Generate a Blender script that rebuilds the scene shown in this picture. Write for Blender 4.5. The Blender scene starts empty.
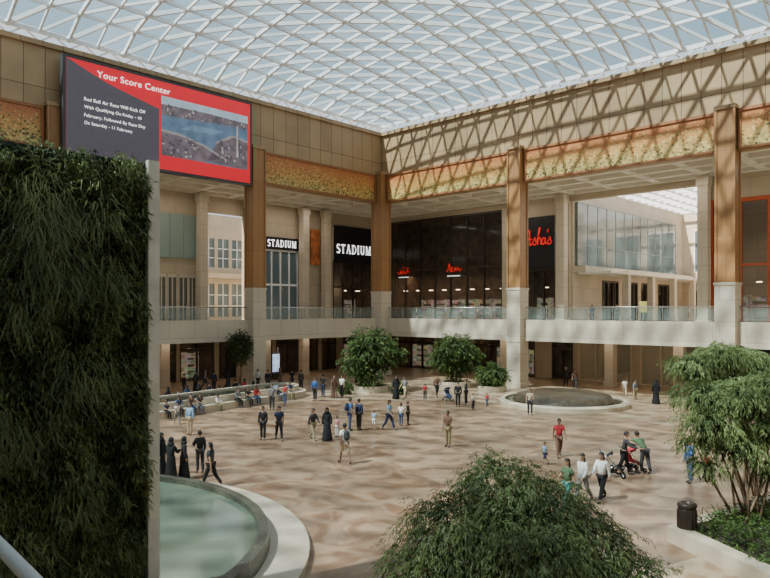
import bpy, math, random
from mathutils import Vector, Matrix
random.seed(7)
scene=bpy.context.scene
COL=scene.collection
CX,CY,CZ=49.6,-51.5,6.8
TH=math.radians(43.6); S_,C_=math.sin(TH),math.cos(TH)
FPX=680.0
# ---- survey helpers (building axes: corner of atrium at origin, north wall along +x, west wall along -y)
def ray(px):
    t=(px-385)/FPX
    return (-S_+C_*t, C_+S_*t)
def F(px,py,z=0.0):
    s=FPX*(CZ-z)/(py-310); d=ray(px)
    return (CX+s*d[0], CY+s*d[1])
def DP(px,s):
    d=ray(px); return (CX+s*d[0],CY+s*d[1])
def N(px,D): 
    d=ray(px); s=(D-CY)/d[1]; return CX+s*d[0]
def ZN(px,py,D):
    d=ray(px); s=(D-CY)/d[1]; return CZ+(310-py)/FPX*s
def W(px,D):
    d=ray(px); s=(D-CX)/d[0]; return CY+s*d[1]
def ZW(px,py,D):
    d=ray(px); s=(D-CX)/d[0]; return CZ+(310-py)/FPX*s
# ---------------- materials
MATS={}
def mat(name,col,rough=0.6,metal=0.0,var=0.12,scale=3.0,emit=0.0,spec=0.5,bump=0.0):
    if name in MATS: return MATS[name]
    m=bpy.data.materials.new(name); m.use_nodes=True
    nt=m.node_tree; b=nt.nodes['Principled BSDF']
    b.inputs['Roughness'].default_value=rough; b.inputs['Metallic'].default_value=metal
    b.inputs['Specular IOR Level'].default_value=spec
    tc=nt.nodes.new('ShaderNodeTexCoord'); nz=nt.nodes.new('ShaderNodeTexNoise')
    nz.inputs['Scale'].default_value=scale; nz.inputs['Detail'].default_value=4
    nt.links.new(tc.outputs['Object'],nz.inputs['Vector'])
    rp=nt.nodes.new('ShaderNodeValToRGB')
    rp.color_ramp.elements[0].position=0.3; rp.color_ramp.elements[1].position=0.7
    rp.color_ramp.elements[0].color=[c*(1-var) for c in col]+[1]
    rp.color_ramp.elements[1].color=[min(1,c*(1+var)) for c in col]+[1]
    nt.links.new(nz.outputs['Fac'],rp.inputs['Fac']); nt.links.new(rp.outputs['Color'],b.inputs['Base Color'])
    if emit>0:
        nt.links.new(rp.outputs['Color'],b.inputs['Emission Color']); b.inputs['Emission Strength'].default_value=emit
    if bump>0:
        bp=nt.nodes.new('ShaderNodeBump'); bp.inputs['Strength'].default_value=bump
        nt.links.new(nz.outputs['Fac'],bp.inputs['Height']); nt.links.new(bp.outputs['Normal'],b.inputs['Normal'])
    MATS[name]=m; return m
def leafmat(name,c1,c2,nsc=1.1):
    m=bpy.data.materials.new(name); m.use_nodes=True; nt=m.node_tree; b=nt.nodes['Principled BSDF']
    b.inputs['Roughness'].default_value=0.55
    g=nt.nodes.new('ShaderNodeNewGeometry'); tc=nt.nodes.new('ShaderNodeTexCoord')
    nz=nt.nodes.new('ShaderNodeTexNoise'); nz.inputs['Scale'].default_value=nsc
    nt.links.new(tc.outputs['Object'],nz.inputs['Vector'])
    ad=nt.nodes.new('ShaderNodeMath'); ad.operation='MULTIPLY_ADD'; ad.inputs[1].default_value=0.45
    nt.links.new(g.outputs['Random Per Island'],ad.inputs[0]); nt.links.new(nz.outputs['Fac'],ad.inputs[2])
    rp=nt.nodes.new('ShaderNodeValToRGB'); rp.color_ramp.elements[0].position=0.4; rp.color_ramp.elements[1].position=0.95
    rp.color_ramp.elements[0].color=c1+(1,); rp.color_ramp.elements[1].color=c2+(1,)
    nt.links.new(ad.outputs[0],rp.inputs['Fac']); nt.links.new(rp.outputs['Color'],b.inputs['Base Color'])
    tr=nt.nodes.new('ShaderNodeBsdfTranslucent'); nt.links.new(rp.outputs['Color'],tr.inputs['Color'])
    mx=nt.nodes.new('ShaderNodeMixShader'); mx.inputs[0].default_value=0.3
    nt.links.new(b.outputs[0],mx.inputs[1]); nt.links.new(tr.outputs[0],mx.inputs[2])
    nt.links.new(mx.outputs[0],nt.nodes['Material Output'].inputs['Surface'])
    return m
def panelmat(name,c1,c2,mortar,bw,bh,msize=0.02,rough=0.5,floor=False,offset=0.5,noise=0.3,nscale=0.4):
    m=bpy.data.materials.new(name); m.use_nodes=True; nt=m.node_tree; b=nt.nodes['Principled BSDF']
    b.inputs['Roughness'].default_value=rough
    g=nt.nodes.new('ShaderNodeNewGeometry'); sx=nt.nodes.new('ShaderNodeSeparateXYZ'); cb=nt.nodes.new('ShaderNodeCombineXYZ')
    nt.links.new(g.outputs['Position'],sx.inputs[0])
    if floor:
        nt.links.new(sx.outputs['X'],cb.inputs['X']); nt.links.new(sx.outputs['Y'],cb.inputs['Y'])
    else:
        ad=nt.nodes.new('ShaderNodeMath'); nt.links.new(sx.outputs['X'],ad.inputs[0]); nt.links.new(sx.outputs['Y'],ad.inputs[1])
        nt.links.new(ad.outputs[0],cb.inputs['X']); nt.links.new(sx.outputs['Z'],cb.inputs['Y'])
    br=nt.nodes.new('ShaderNodeTexBrick'); br.offset=offset
    br.inputs['Color1'].default_value=c1+(1,); br.inputs['Color2'].default_value=c2+(1,); br.inputs['Mortar'].default_value=mortar+(1,)
    br.inputs['Scale'].default_value=1; br.inputs['Brick Width'].default_value=bw; br.inputs['Row Height'].default_value=bh
    br.inputs['Mortar Size'].default_value=msize
    nt.links.new(cb.outputs[0],br.inputs['Vector'])
    nz=nt.nodes.new('ShaderNodeTexNoise'); nz.inputs['Scale'].default_value=nscale; nz.inputs['Detail'].default_value=6
    nt.links.new(g.outputs['Position'],nz.inputs['Vector'])
    rp=nt.nodes.new('ShaderNodeValToRGB'); rp.color_ramp.elements[0].position=0.35; rp.color_ramp.elements[1].position=0.65
    k=1-noise; rp.color_ramp.elements[0].color=(k,k,k,1); rp.color_ramp.elements[1].color=(1,1,1,1)
    nt.links.new(nz.outputs['Fac'],rp.inputs['Fac'])
    mx=nt.nodes.new('ShaderNodeMix'); mx.data_type='RGBA'; mx.blend_type='MULTIPLY'; mx.inputs[0].default_value=1
    nt.links.new(br.outputs['Color'],mx.inputs[6]); nt.links.new(rp.outputs['Color'],mx.inputs[7])
    nt.links.new(mx.outputs[2],b.inputs['Base Color'])
    return m
def glassmat(name,tint,alpha,rough=0.05):
    m=bpy.data.materials.new(name); m.use_nodes=True; nt=m.node_tree; b=nt.nodes['Principled BSDF']
    b.inputs['Base Color'].default_value=tint+(1,); b.inputs['Roughness'].default_value=rough
    tr=nt.nodes.new('ShaderNodeBsdfTransparent'); mx=nt.nodes.new('ShaderNodeMixShader'); mx.inputs[0].default_value=alpha
    nt.links.new(tr.outputs[0],mx.inputs[1]); nt.links.new(b.outputs[0],mx.inputs[2])
    nt.links.new(mx.outputs[0],nt.nodes['Material Output'].inputs['Surface']); return m
WOOD=panelmat('wood_fascia',(0.46,0.31,0.165),(0.39,0.255,0.13),(0.15,0.09,0.045),1.4,7.4,0.03,0.5,noise=0.2,offset=0.0)
WOODC=panelmat('wood_column',(0.40,0.20,0.078),(0.36,0.18,0.068),(0.24,0.12,0.045),0.62,6.0,0.02,0.45,offset=0.0,noise=0.12)
STONE=panelmat('cream_stone',(0.66,0.57,0.44),(0.62,0.53,0.41),(0.44,0.37,0.28),2.2,1.5,0.02,0.55,noise=0.12)
BEIGE=panelmat('beige_wall',(0.52,0.43,0.31),(0.48,0.40,0.285),(0.34,0.27,0.19),2.4,1.6,0.02,0.6,noise=0.1)
WHITE=mat('white_ceiling',(0.74,0.69,0.6),0.8,var=0.03)
KERB=mat('cream_kerb_stone',(0.54,0.45,0.33),0.55,var=0.1,scale=2)
STEEL=mat('white_painted_steel',(0.92,0.93,0.94),0.45,var=0.01)
CHROME=mat('brushed_steel',(0.6,0.6,0.58),0.25,0.9,0.05)
DARKF=mat('dark_bronze_frame',(0.05,0.035,0.025),0.4,0.3)
DARKG=glassmat('dark_shop_glass',(0.03,0.035,0.035),0.25)
BLUEG=glassmat('blue_grey_glass',(0.14,0.21,0.25),0.7)
CLEAR=glassmat('clear_balustrade_glass',(0.35,0.42,0.38),0.22)
TEAL=mat('frosted_teal_glass',(0.25,0.34,0.31),0.3,var=0.06,scale=0.5)
REFG=mat('reflective_grey_glass',(0.15,0.19,0.18),0.08,var=0.5,scale=0.35,spec=0.9)
BLACK=mat('black_sign',(0.012,0.012,0.014),0.4)
REDF=mat('orange_red_frame',(0.46,0.085,0.03),0.5)
LITW=mat('white_lit_letters',(0.95,0.95,0.95),0.5,var=0.01,emit=1.2)
LITR=mat('red_lit_letters',(0.7,0.015,0.012),0.5,var=0.02,emit=0.6)
WARM=mat('warm_downlight',(1,0.78,0.5),0.5,var=0.01,emit=12)
INTER=mat('dark_shop_interior',(0.15,0.10,0.065),0.8,var=0.5,scale=1.2)
BRK=mat('tree_bark',(0.2,0.13,0.08),0.8,var=0.3,scale=12,bump=0.4)
SOIL=mat('dark_soil',(0.05,0.035,0.025),0.95,var=0.4,scale=6,bump=0.5)
def goods():
    m=bpy.data.materials.new('glowing_shop_goods'); m.use_nodes=True; nt=m.node_tree; b=nt.nodes['Principled BSDF']
    tc=nt.nodes.new('ShaderNodeTexCoord'); v=nt.nodes.new('ShaderNodeTexVoronoi'); v.inputs['Scale'].default_value=2.6
    nt.links.new(tc.outputs['Object'],v.inputs['Vector'])
    hs=nt.nodes.new('ShaderNodeHueSaturation'); hs.inputs['Saturation'].default_value=0.4; hs.inputs['Value'].default_value=0.45
    nt.links.new(v.outputs['Color'],hs.inputs['Color'])
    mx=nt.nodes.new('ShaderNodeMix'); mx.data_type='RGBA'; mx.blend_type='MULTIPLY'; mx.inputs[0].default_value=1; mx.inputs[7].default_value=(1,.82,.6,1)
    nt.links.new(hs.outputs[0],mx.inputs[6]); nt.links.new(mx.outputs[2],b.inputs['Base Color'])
    nt.links.new(mx.outputs[2],b.inputs['Emission Color']); b.inputs['Emission Strength'].default_value=0.7  # goods glow by emission, standing in for lamps inside the shops
    return m
GOODS=goods()
def mosaicmat():
    m=bpy.data.materials.new('gold_mosaic'); m.use_nodes=True; nt=m.node_tree; b=nt.nodes['Principled BSDF']
    b.inputs['Roughness'].default_value=0.45
    g=nt.nodes.new('ShaderNodeNewGeometry'); sx=nt.nodes.new('ShaderNodeSeparateXYZ'); nt.links.new(g.outputs['Position'],sx.inputs[0])
    nz=nt.nodes.new('ShaderNodeTexNoise'); nz.inputs['Scale'].default_value=0.6; nt.links.new(g.outputs['Position'],nz.inputs['Vector'])
    ad=nt.nodes.new('ShaderNodeMath'); ad.operation='MULTIPLY_ADD'; ad.inputs[1].default_value=1.4
    nt.links.new(nz.outputs['Fac'],ad.inputs[0]); nt.links.new(sx.outputs['Z'],ad.inputs[2])
    mr=nt.nodes.new('ShaderNodeMapRange'); mr.inputs[1].default_value=18.9; mr.inputs[2].default_value=21.3; nt.links.new(ad.outputs[0],mr.inputs[0])
    rp=nt.nodes.new('ShaderNodeValToRGB'); e=rp.color_ramp.elements
    e[0].color=(0.50,0.40,0.15,1); e[1].color=(0.46,0.15,0.05,1); x=e.new(0.4); x.color=(0.56,0.28,0.08,1)
    nt.links.new(mr.outputs[0],rp.inputs['Fac'])
    v=nt.nodes.new('ShaderNodeTexVoronoi'); v.inputs['Scale'].default_value=6.0; nt.links.new(g.outputs['Position'],v.inputs['Vector'])
    mr2=nt.nodes.new('ShaderNodeMapRange'); mr2.inputs[1].default_value=0; mr2.inputs[2].default_value=1; mr2.inputs[3].default_value=0.6; mr2.inputs[4].default_value=0.26
    nt.links.new(mr.outputs[0],mr2.inputs[0])
    lt=nt.nodes.new('ShaderNodeMath'); lt.operation='LESS_THAN'; nt.links.new(v.outputs['Distance'],lt.inputs[0]); nt.links.new(mr2.outputs[0],lt.inputs[1])
    hs=nt.nodes.new('ShaderNodeMix'); hs.data_type='RGBA'; hs.inputs[6].default_value=(0.07,0.035,0.012,1); hs.inputs[7].default_value=(0.72,0.55,0.18,1)
    sv=nt.nodes.new('ShaderNodeSeparateColor'); nt.links.new(v.outputs['Color'],sv.inputs[0]); nt.links.new(sv.outputs[0],hs.inputs[0])
    mx=nt.nodes.new('ShaderNodeMix'); mx.data_type='RGBA'; nt.links.new(lt.outputs[0],mx.inputs[0])
    nt.links.new(rp.outputs['Color'],mx.inputs[6]); nt.links.new(hs.outputs[2],mx.inputs[7])
    nt.links.new(mx.outputs[2],b.inputs['Base Color']); return m
MOSAIC=mosaicmat()
def floormat():
    m=panelmat('marble_floor',(0.43,0.28,0.18),(0.47,0.315,0.205),(0.41,0.27,0.175),0.9,0.45,0.008,0.28,floor=True,noise=0.45,nscale=0.22)
    nt=m.node_tree; b=nt.nodes['Principled BSDF']; src=b.inputs['Base Color'].links[0].from_socket
    g=nt.nodes.new('ShaderNodeNewGeometry')
    vm=nt.nodes.new('ShaderNodeVectorMath'); vm.operation='DISTANCE'; vm.inputs[1].default_value=(26,-27,0); nt.links.new(g.outputs['Position'],vm.inputs[0])
    rp=nt.nodes.new('ShaderNodeValToRGB'); rp.color_ramp.interpolation='CONSTANT'
    mr=nt.nodes.new('ShaderNodeMapRange'); mr.inputs[1].default_value=0; mr.inputs[2].default_value=40; nt.links.new(vm.outputs['Value'],mr.inputs[0])
    e=rp.color_ramp.elements; e[0].color=(0,0,0,1); e[1].position=0.44; e[1].color=(.9,.9,.9,1)
    x=e.new(0.47); x.color=(0.2,0.2,0.2,1); x=e.new(0.50); x.color=(0.75,0.75,0.75,1)
    nt.links.new(mr.outputs[0],rp.inputs['Fac'])
    mx=nt.nodes.new('ShaderNodeMix'); mx.data_type='RGBA'; nt.links.new(rp.outputs['Color'],mx.inputs[0])
    nt.links.new(src,mx.inputs[6]); mx.inputs[7].default_value=(0.54,0.41,0.28,1)
    v=nt.nodes.new('ShaderNodeTexNoise'); v.inputs['Scale'].default_value=0.55; v.inputs['Detail'].default_value=10; v.inputs['Distortion'].default_value=2.2
    nt.links.new(g.outputs['Position'],v.inputs['Vector'])
    r2=nt.nodes.new('ShaderNodeValToRGB'); r2.color_ramp.elements[0].position=0.38; r2.color_ramp.elements[1].position=0.56
    r2.color_ramp.elements[0].color=(0.52,0.41,0.35,1); r2.color_ramp.elements[1].color=(1,1,1,1); nt.links.new(v.outputs['Fac'],r2.inputs['Fac'])
    m2=nt.nodes.new('ShaderNodeMix'); m2.data_type='RGBA'; m2.blend_type='MULTIPLY'; m2.inputs[0].default_value=0.85
    nt.links.new(mx.outputs[2],m2.inputs[6]); nt.links.new(r2.outputs['Color'],m2.inputs[7]); nt.links.new(m2.outputs[2],b.inputs['Base Color'])
    return m
FLOOR=floormat()
# ---------------- mesh builder
class MB:
    def __init__(s): s.v=[]; s.f=[]; s.m=[]; s.sm=[]
    def add(s,vs,fs,mi=0,smooth=False):
        o=len(s.v); s.v+= [tuple(v) for v in vs]; s.f+=[tuple(i+o for i in f) for f in fs]; s.m+=[mi]*len(fs); s.sm+=[smooth]*len(fs)
    def box(s,x0,x1,y0,y1,z0,z1,mi=0):
        if x0>x1:x0,x1=x1,x0
        if y0>y1:y0,y1=y1,y0
        if z0>z1:z0,z1=z1,z0
        s.add([(x0,y0,z0),(x1,y0,z0),(x1,y1,z0),(x0,y1,z0),(x0,y0,z1),(x1,y0,z1),(x1,y1,z1),(x0,y1,z1)],
          [(0,3,2,1),(4,5,6,7),(0,1,5,4),(1,2,6,5),(2,3,7,6),(3,0,4,7)],mi)
    def tube(s,p,q,r,n=6,mi=0,r2=None,cap=True,ratio=1.0):
        p=Vector(p);q=Vector(q);d=(q-p)
        if d.length<1e-6:return
        d.normalize(); u=Vector((0,0,1)) if abs(d.z)<0.95 else Vector((1,0,0))
        a=d.cross(u).normalized(); b=a.cross(d).normalized(); r2=r if r2 is None else r2
        vs=[]
        for c,rr in((p,r),(q,r2)):
            for k in range(n):
                t=2*math.pi*(k+0.5)/n; vs.append(c+a*math.cos(t)*rr+b*math.sin(t)*rr*ratio)
        fs=[(k,(k+1)%n,(k+1)%n+n,k+n) for k in range(n)]
        if cap: fs+=[tuple(range(n))[::-1],tuple(range(n,2*n))]
        s.add(vs,fs,mi,n>5)
    def sphere(s,c,r,nu=10,nv=7,mi=0,R=None,keep=None):
        c=Vector(c); vs=[];fs=[]
        for j in range(nv+1):
            ph=math.pi*j/nv
            for i in range(nu):
                t=2*math.pi*i/nu
                l=Vector((math.sin(ph)*math.cos(t)*r[0],math.sin(ph)*math.sin(t)*r[1],math.cos(ph)*r[2]))
                if R: l=R@l
                vs.append(c+l)
        for j in range(nv):
            for i in range(nu):
                if keep:
                    ph=math.pi*(j+.5)/nv; t=2*math.pi*(i+.5)/nu
                    if not keep(math.sin(ph)*math.cos(t),math.sin(ph)*math.sin(t),math.cos(ph)): continue
                fs.append((j*nu+i,(j+1)*nu+i,(j+1)*nu+(i+1)%nu,j*nu+(i+1)%nu))
        s.add(vs,fs,mi,True)
    def prism(s,poly,z0,z1,mi=0):
        n=len(poly); vs=[(p[0],p[1],z0) for p in poly]+[(p[0],p[1],z1) for p in poly]
        s.add(vs,[(k,(k+1)%n,(k+1)%n+n,k+n) for k in range(n)]+[tuple(range(n))[::-1],tuple(range(n,2*n))],mi)
    def lathe(s,c,prof,n=48,mi=0,sx=1,sy=1,smooth=True):
        vs=[];m=len(prof)
        for k in range(n):
            t=2*math.pi*k/n
            for (r,z) in prof: vs.append((c[0]+math.cos(t)*r*sx,c[1]+math.sin(t)*r*sy,c[2]+z))
        fs=[]
        for k in range(n):
            k2=(k+1)%n
            for j in range(m-1): fs.append((k*m+j,k2*m+j,k2*m+j+1,k*m+j+1))
        s.add(vs,fs,mi,smooth)
    def mesh(s,name,mats,o=(0,0,0)):
        me=bpy.data.meshes.new(name); me.from_pydata([(v[0]-o[0],v[1]-o[1],v[2]-o[2]) for v in s.v],[],s.f)
        for m in mats: me.materials.append(m)
        me.polygons.foreach_set('material_index',s.m); me.polygons.foreach_set('use_smooth',s.sm); me.update(); return me
    def obj(s,name,mats,o=(0,0,0),parent=None):
        if not isinstance(mats,(list,tuple)): mats=[mats]
        ob=bpy.data.objects.new(name,s.mesh(name,mats,o)); COL.objects.link(ob)
        if parent is None: ob.location=o
        else: ob.parent=parent
        return ob
def tag(ob,label,cat,group=None,kind=None):
    ob['label']=label; ob['category']=cat
    if group: ob['group']=group
    if kind: ob['kind']=kind
    return ob
def empty(name,o,label,cat,group=None):
    e=bpy.data.objects.new(name,None); e.location=o; e.empty_display_size=0.3; COL.objects.link(e); return tag(e,label,cat,group)
def struct(ob,label=None):
    ob['kind']='structure'
    if label: ob['label']=label
    return ob
def text_mb(body,a0,a1,z0,z1,D,plane,shear=0.0,off=0.03,bold=0.0):
    cu=bpy.data.curves.new('t','FONT'); cu.body=body; cu.size=1; cu.extrude=0.02; cu.shear=shear; cu.offset=bold; cu.space_character=1.06
    ob=bpy.data.objects.new('t',cu); COL.objects.link(ob); dg=bpy.context.evaluated_depsgraph_get()
    me=bpy.data.meshes.new_from_object(ob.evaluated_get(dg)); 
    xs=[v.co.x for v in me.vertices]; ys=[v.co.y for v in me.vertices]
    x0,x1,y0,y1=min(xs),max(xs),min(ys),max(ys); mb=MB(); vs=[]
    for v in me.vertices:
        a=a0+(v.co.x-x0)/(x1-x0)*(a1-a0); z=z0+(v.co.y-y0)/(y1-y0)*(z1-z0); h=off+ (0.03 if v.co.z>0 else 0)
        vs.append((a,D-h,z) if plane=='N' else (D+h,a,z))
    mb.add(vs,[tuple(p.vertices) for p in me.polygons]); COL.objects.unlink(ob); bpy.data.objects.remove(ob); bpy.data.meshes.remove(me)
    return mb
def arc(cx,cy,rx,ry,a0,a1,n=10): return [(cx+rx*math.cos(math.radians(a0+(a1-a0)*k/n)),cy+ry*math.sin(math.radians(a0+(a1-a0)*k/n))) for k in range(n+1)]
K,H=.08,.035
GL_={'S':(.62,[(arc(.32,.74,.22,.22,40,270)+arc(.32,.26,.24,.24,90,-140),.055),([(.5,.84),(.5,.99)],.025),([(.07,.16),(.07,.01)],.025)]),
 'T':(.78,[([(.39,0),(.39,1)],K),([(.03,.96),(.75,.96)],H),([(.25,.03),(.53,.03)],.025),([(.05,.8),(.05,.98)],.025),([(.73,.8),(.73,.98)],.025)]),
 'A':(.86,[([(.12,.02),(.42,1)],H),([(.42,1),(.73,.02)],K),([(.22,.34),(.62,.34)],.025),([(0,.03),(.25,.03)],.025),([(.58,.03),(.86,.03)],.025)]),
 'D':(.86,[([(.18,0),(.18,1)],K),([(.03,.97),(.4,.97)]+arc(.38,.5,.4,.46,88,-88)+[(.4,.03),(.03,.03)],.04)]),
 'I':(.40,[([(.2,0),(.2,1)],K),([(.05,.03),(.35,.03)],.025),([(.05,.97),(.35,.97)],.025)]),
 'U':(.84,[([(.18,1),(.18,.35)]+arc(.43,.3,.25,.27,180,360)+[(.68,.35),(.68,1)],.05),([(.03,.97),(.33,.97)],.025),([(.55,.97),(.82,.97)],.025)]),
 'M':(1.05,[([(.16,0),(.16,1)],H),([(.16,1),(.52,.05)],K),([(.52,.05),(.88,1)],H),([(.88,1),(.88,0)],K),([(.03,.03),(.3,.03)],.025),([(.74,.03),(1.03,.03)],.025)])}
def stroke_text(body,a0,a1,z0,z1,d,plane):
    mb=MB(); tw=sum(GL_[c][0]+.2 for c in body)-.2; sc=(a1-a0)/tw; sz=z1-z0; x=0
    for c in body:
        w,st=GL_[c]
        for pl_,hw in st:
            for (p,q) in zip(pl_,pl_[1:]):
                P0=Vector((a0+(x+p[0])*sc,z0+p[1]*sz)); Q0=Vector((a0+(x+q[0])*sc,z0+q[1]*sz)); dd=(Q0-P0)
                if dd.length<1e-5: continue
                dd.normalize(); n_=Vector((-dd.y,dd.x))*hw*sc*1.15; e=dd*hw*sc*.3
                vs=[]
                for dep in (d,d-.06):
                    for v in (P0-e+n_,P0-e-n_,Q0+e-n_,Q0+e+n_): vs.append((v.x,dep,v.y) if plane=='N' else (-dep,v.x,v.y))
                mb.add(vs,[(0,1,2,3),(7,6,5,4),(0,4,5,1),(1,5,6,2),(2,6,7,3),(3,7,4,0)])
        x+=w+.2
    return mb
def smooth_line(pts,n=6):
    out=[]
    for i in range(len(pts)-1):
        p0=Vector(pts[max(0,i-1)]);p1=Vector(pts[i]);p2=Vector(pts[i+1]);p3=Vector(pts[min(len(pts)-1,i+2)])
        for k in range(n):
            t=k/n; out.append(.5*((2*p1)+(p2-p0)*t+(2*p0-5*p1+4*p2-p3)*t*t+(3*p1-p0-3*p2+p3)*t**3))
    out.append(Vector(pts[-1])); return out
SCRIPT=[[(-.03,.0),(.05,.10),(.18,.7),(.27,1.0),(.28,.5),(.29,.02),(.34,.08),(.42,.34),(.45,.5),(.47,.3),(.49,.12),(.44,.0),(.38,.08)],[(.05,.36),(.2,.42),(.36,.40)],
 [(.49,.12),(.55,.5),(.62,1.05),(.59,1.08),(.56,.6),(.54,.0)],[(.54,.2),(.60,.46),(.645,.36),(.64,.05),(.68,.08)],[(.78,.42),(.72,.42),(.68,.2),(.71,.02),(.77,.15),(.79,.42),(.79,.1),(.83,.06),(.90,.3),(.94,.48),(.955,.3),(.98,.12),(.92,.0),(.86,.06)],[(.88,1.0),(.86,.78)]]
def script_mb(lines,a0,a1,z0,z1,d,r):
    mb=MB()
    for L_ in lines:
        s=smooth_line(L_)
        for p,q in zip(s,s[1:]): mb.tube((a0+p.x*(a1-a0),d,z0+p.y*(z1-z0)),(a0+q.x*(a1-a0),d,z0+q.y*(z1-z0)),r,6)
    return mb
def pbox(mb,plane,a0,a1,d0,d1,z0,z1,mi=0):
    if plane=='N': mb.box(a0,a1,d0,d1,z0,z1,mi)
    else: mb.box(-d1,-d0,a0,a1,z0,z1,mi)
def A(plane,px,d): return N(px,d) if plane=='N' else W(px,-d)
def Z(plane,px,py,d): return ZN(px,py,d) if plane=='N' else ZW(px,py,-d)

# ---------------- shell
LX,LY=62.0,64.0
mb=MB(); mb.box(-45,LX+1,-LY-1,55,-0.3,0)
struct(mb.obj('floor',FLOOR),'polished tan and reddish brown marble court floor')
TOPZ=25.0; GD=9.0
mb=MB(); mb.box(-1,LX,0,1,20.9,TOPZ); mb.box(-1,LX,0.15,1,18.0,20.9)
struct(mb.obj('wall_north',WOOD),'tan wood panelled upper fascia wall')
mb=MB(); mb.box(-1,0,-LY,0,20.9,TOPZ); mb.box(-1,-0.15,-LY,0,18.0,20.9)
struct(mb.obj('wall_west',WOOD),'tan wood panelled upper fascia wall in shade')
mb=MB(); mb.box(-1,LX+1,-LY-1,-LY,0,TOPZ); struct(mb.obj('wall_south',BEIGE))
mb=MB(); mb.box(LX,LX+1,-LY,1,0,TOPZ); struct(mb.obj('wall_east',BEIGE))
mb=MB(); mb.box(-GD,LX,0.5,GD,5.1,5.5); mb.box(-GD,-0.5,-LY,0.5,5.1,5.5); struct(mb.obj('floor',KERB),'upper gallery walkway slab')
mb=MB(); mb.box(-0.5,LX,0,0.5,4.1,5.95); struct(mb.obj('trim_1',STONE),'cream stone gallery edge band')
mb=MB(); mb.box(-0.5,0,-LY,0,4.1,5.95); struct(mb.obj('trim_2',STONE),'cream stone gallery edge band')
mb=MB(); mb.box(-GD,LX,0.5,GD,4.15,4.3); mb.box(-GD,-0.5,-LY,0.5,4.15,4.3); struct(mb.obj('ceiling',WHITE),'white soffit of the ground floor arcade')
mb=MB(); mb.box(-GD,LX,1,GD,18.6,18.9); mb.box(-GD,-1,-LY,1,18.6,18.9)
for k in range(0,17):
    x=k*4.2+0.4; 
    if x<LX: mb.box(x-0.35,x+0.35,1,GD,18.05,18.6)
    y=-k*4.2-0.4
    if y>-LY: mb.box(-GD,-1,y-0.35,y+0.35,18.05,18.6)
for d in (1.3,3.8,6.4,8.7):
    mb.box(-d,LX,d-0.3,d+0.3,18.0,18.6); mb.box(-d-0.3,-d+0.3,-LY,d,18.0,18.6)
struct(mb.obj('ceiling',WHITE),'white coffered gallery ceiling')
def wall_open(plane,d,a0,a1,z0,z1,ops,name,m,label):
    mb=MB(); ops=sorted(ops); cur=a0
    for (o0,o1,b0,b1) in ops:
        o0=max(o0,cur)
        if o0>cur: pbox(mb,plane,cur,o0,d,d+0.4,z0,z1)
        if b0>z0: pbox(mb,plane,o0,o1,d,d+0.4,z0,b0)
        if b1<z1: pbox(mb,plane,o0,o1,d,d+0.4,b1,z1)
        cur=o1
    if cur<a1: pbox(mb,plane,cur,a1,d,d+0.4,z0,z1)
    return struct(mb.obj(name,m),label)
def shopfront(plane,d,a0,a1,z0,z1,n,label,frame=DARKF,glass=DARKG,depth=3.5,shelves=True,transom=None,group=None,w=0.12,interior=INTER):
    if plane=='N': o=((a0+a1)/2,d,z0)
    else: o=(-d,(a0+a1)/2,z0)
    e=empty('shopfront',o,label,'shopfront',group)
    mb=MB(); fz=max(.2,w)
    pbox(mb,plane,a0,a1,d-0.05,d+0.25,z1-fz,z1); pbox(mb,plane,a0,a1,d-0.05,d+0.25,z0,z0+0.12)
    for k in range(n+1):
        a=a0+w/2+(a1-a0-w)*k/n; pbox(mb,plane,a-w/2,a+w/2,d-0.05,d+0.25,z0+0.12,z1-fz)
    if transom: pbox(mb,plane,a0,a1,d-0.04,d+0.2,transom-0.1,transom+0.1)
    mb.obj('frame',frame,o,e)
    for k in range(n):
        g=MB(); a=a0+w+(a1-a0-w)*k/n; b=a0+(a1-a0-w)*(k+1)/n
        pbox(g,plane,a,b,d+0.08,d+0.12,z0+0.12,z1-fz); g.obj('window_pane',glass,o,e)
    i=MB(); pbox(i,plane,a0,a1,d+depth,d+depth+0.1,z0,z1); pbox(i,plane,a0-.1,a0,d+.4,d+depth,z0,z1); pbox(i,plane,a1,a1+.1,d+.4,d+depth,z0,z1)
    pbox(i,plane,a0,a1,d+.4,d+depth,z1,z1+.1); pbox(i,plane,a0,a1,d+.4,d+depth,z0-0.02,z0+.03)
    i.obj('interior',interior,o,e)
    if shelves:
        top=min(z1,z0+3.2); m=max(2,int((a1-a0)/2.2))
        for k in range(m):
            a=a0+0.3+(a1-a0-0.6)*k/m; b=a+(a1-a0-.6)/m-0.35; s=MB()
            if b<=a: continue
            pbox(s,plane,a-.04,a+.02,d+depth-1.0,d+depth-0.3,z0+.03,min(top,z0+2.6)); pbox(s,plane,b-.02,b+.04,d+depth-1.0,d+depth-0.3,z0+.03,min(top,z0+2.6))
            for zz in (0.1,0.75,1.4,2.05):
                if z0+zz+0.5<top: pbox(s,plane,a,b,d+depth-1.0,d+depth-0.3,z0+zz,z0+zz+0.5-0.15*random.random())
            s.obj('display_shelf',GOODS,o,e)
    m=max(1,int((a1-a0)/2.0)); zl=min(z1-0.3,z0+3.6)
    for k in range(m):
        for dd_ in ((1.4,) if depth<8 else (1.4,4.4,7.4)):
            l=MB(); a=a0+(a1-a0)*(k+.5)/m; pbox(l,plane,a-.18,a+.18,d+dd_,d+dd_+.36,zl,zl+0.05)
            l.obj('downlight',WARM,o,e)
    return e
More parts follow.
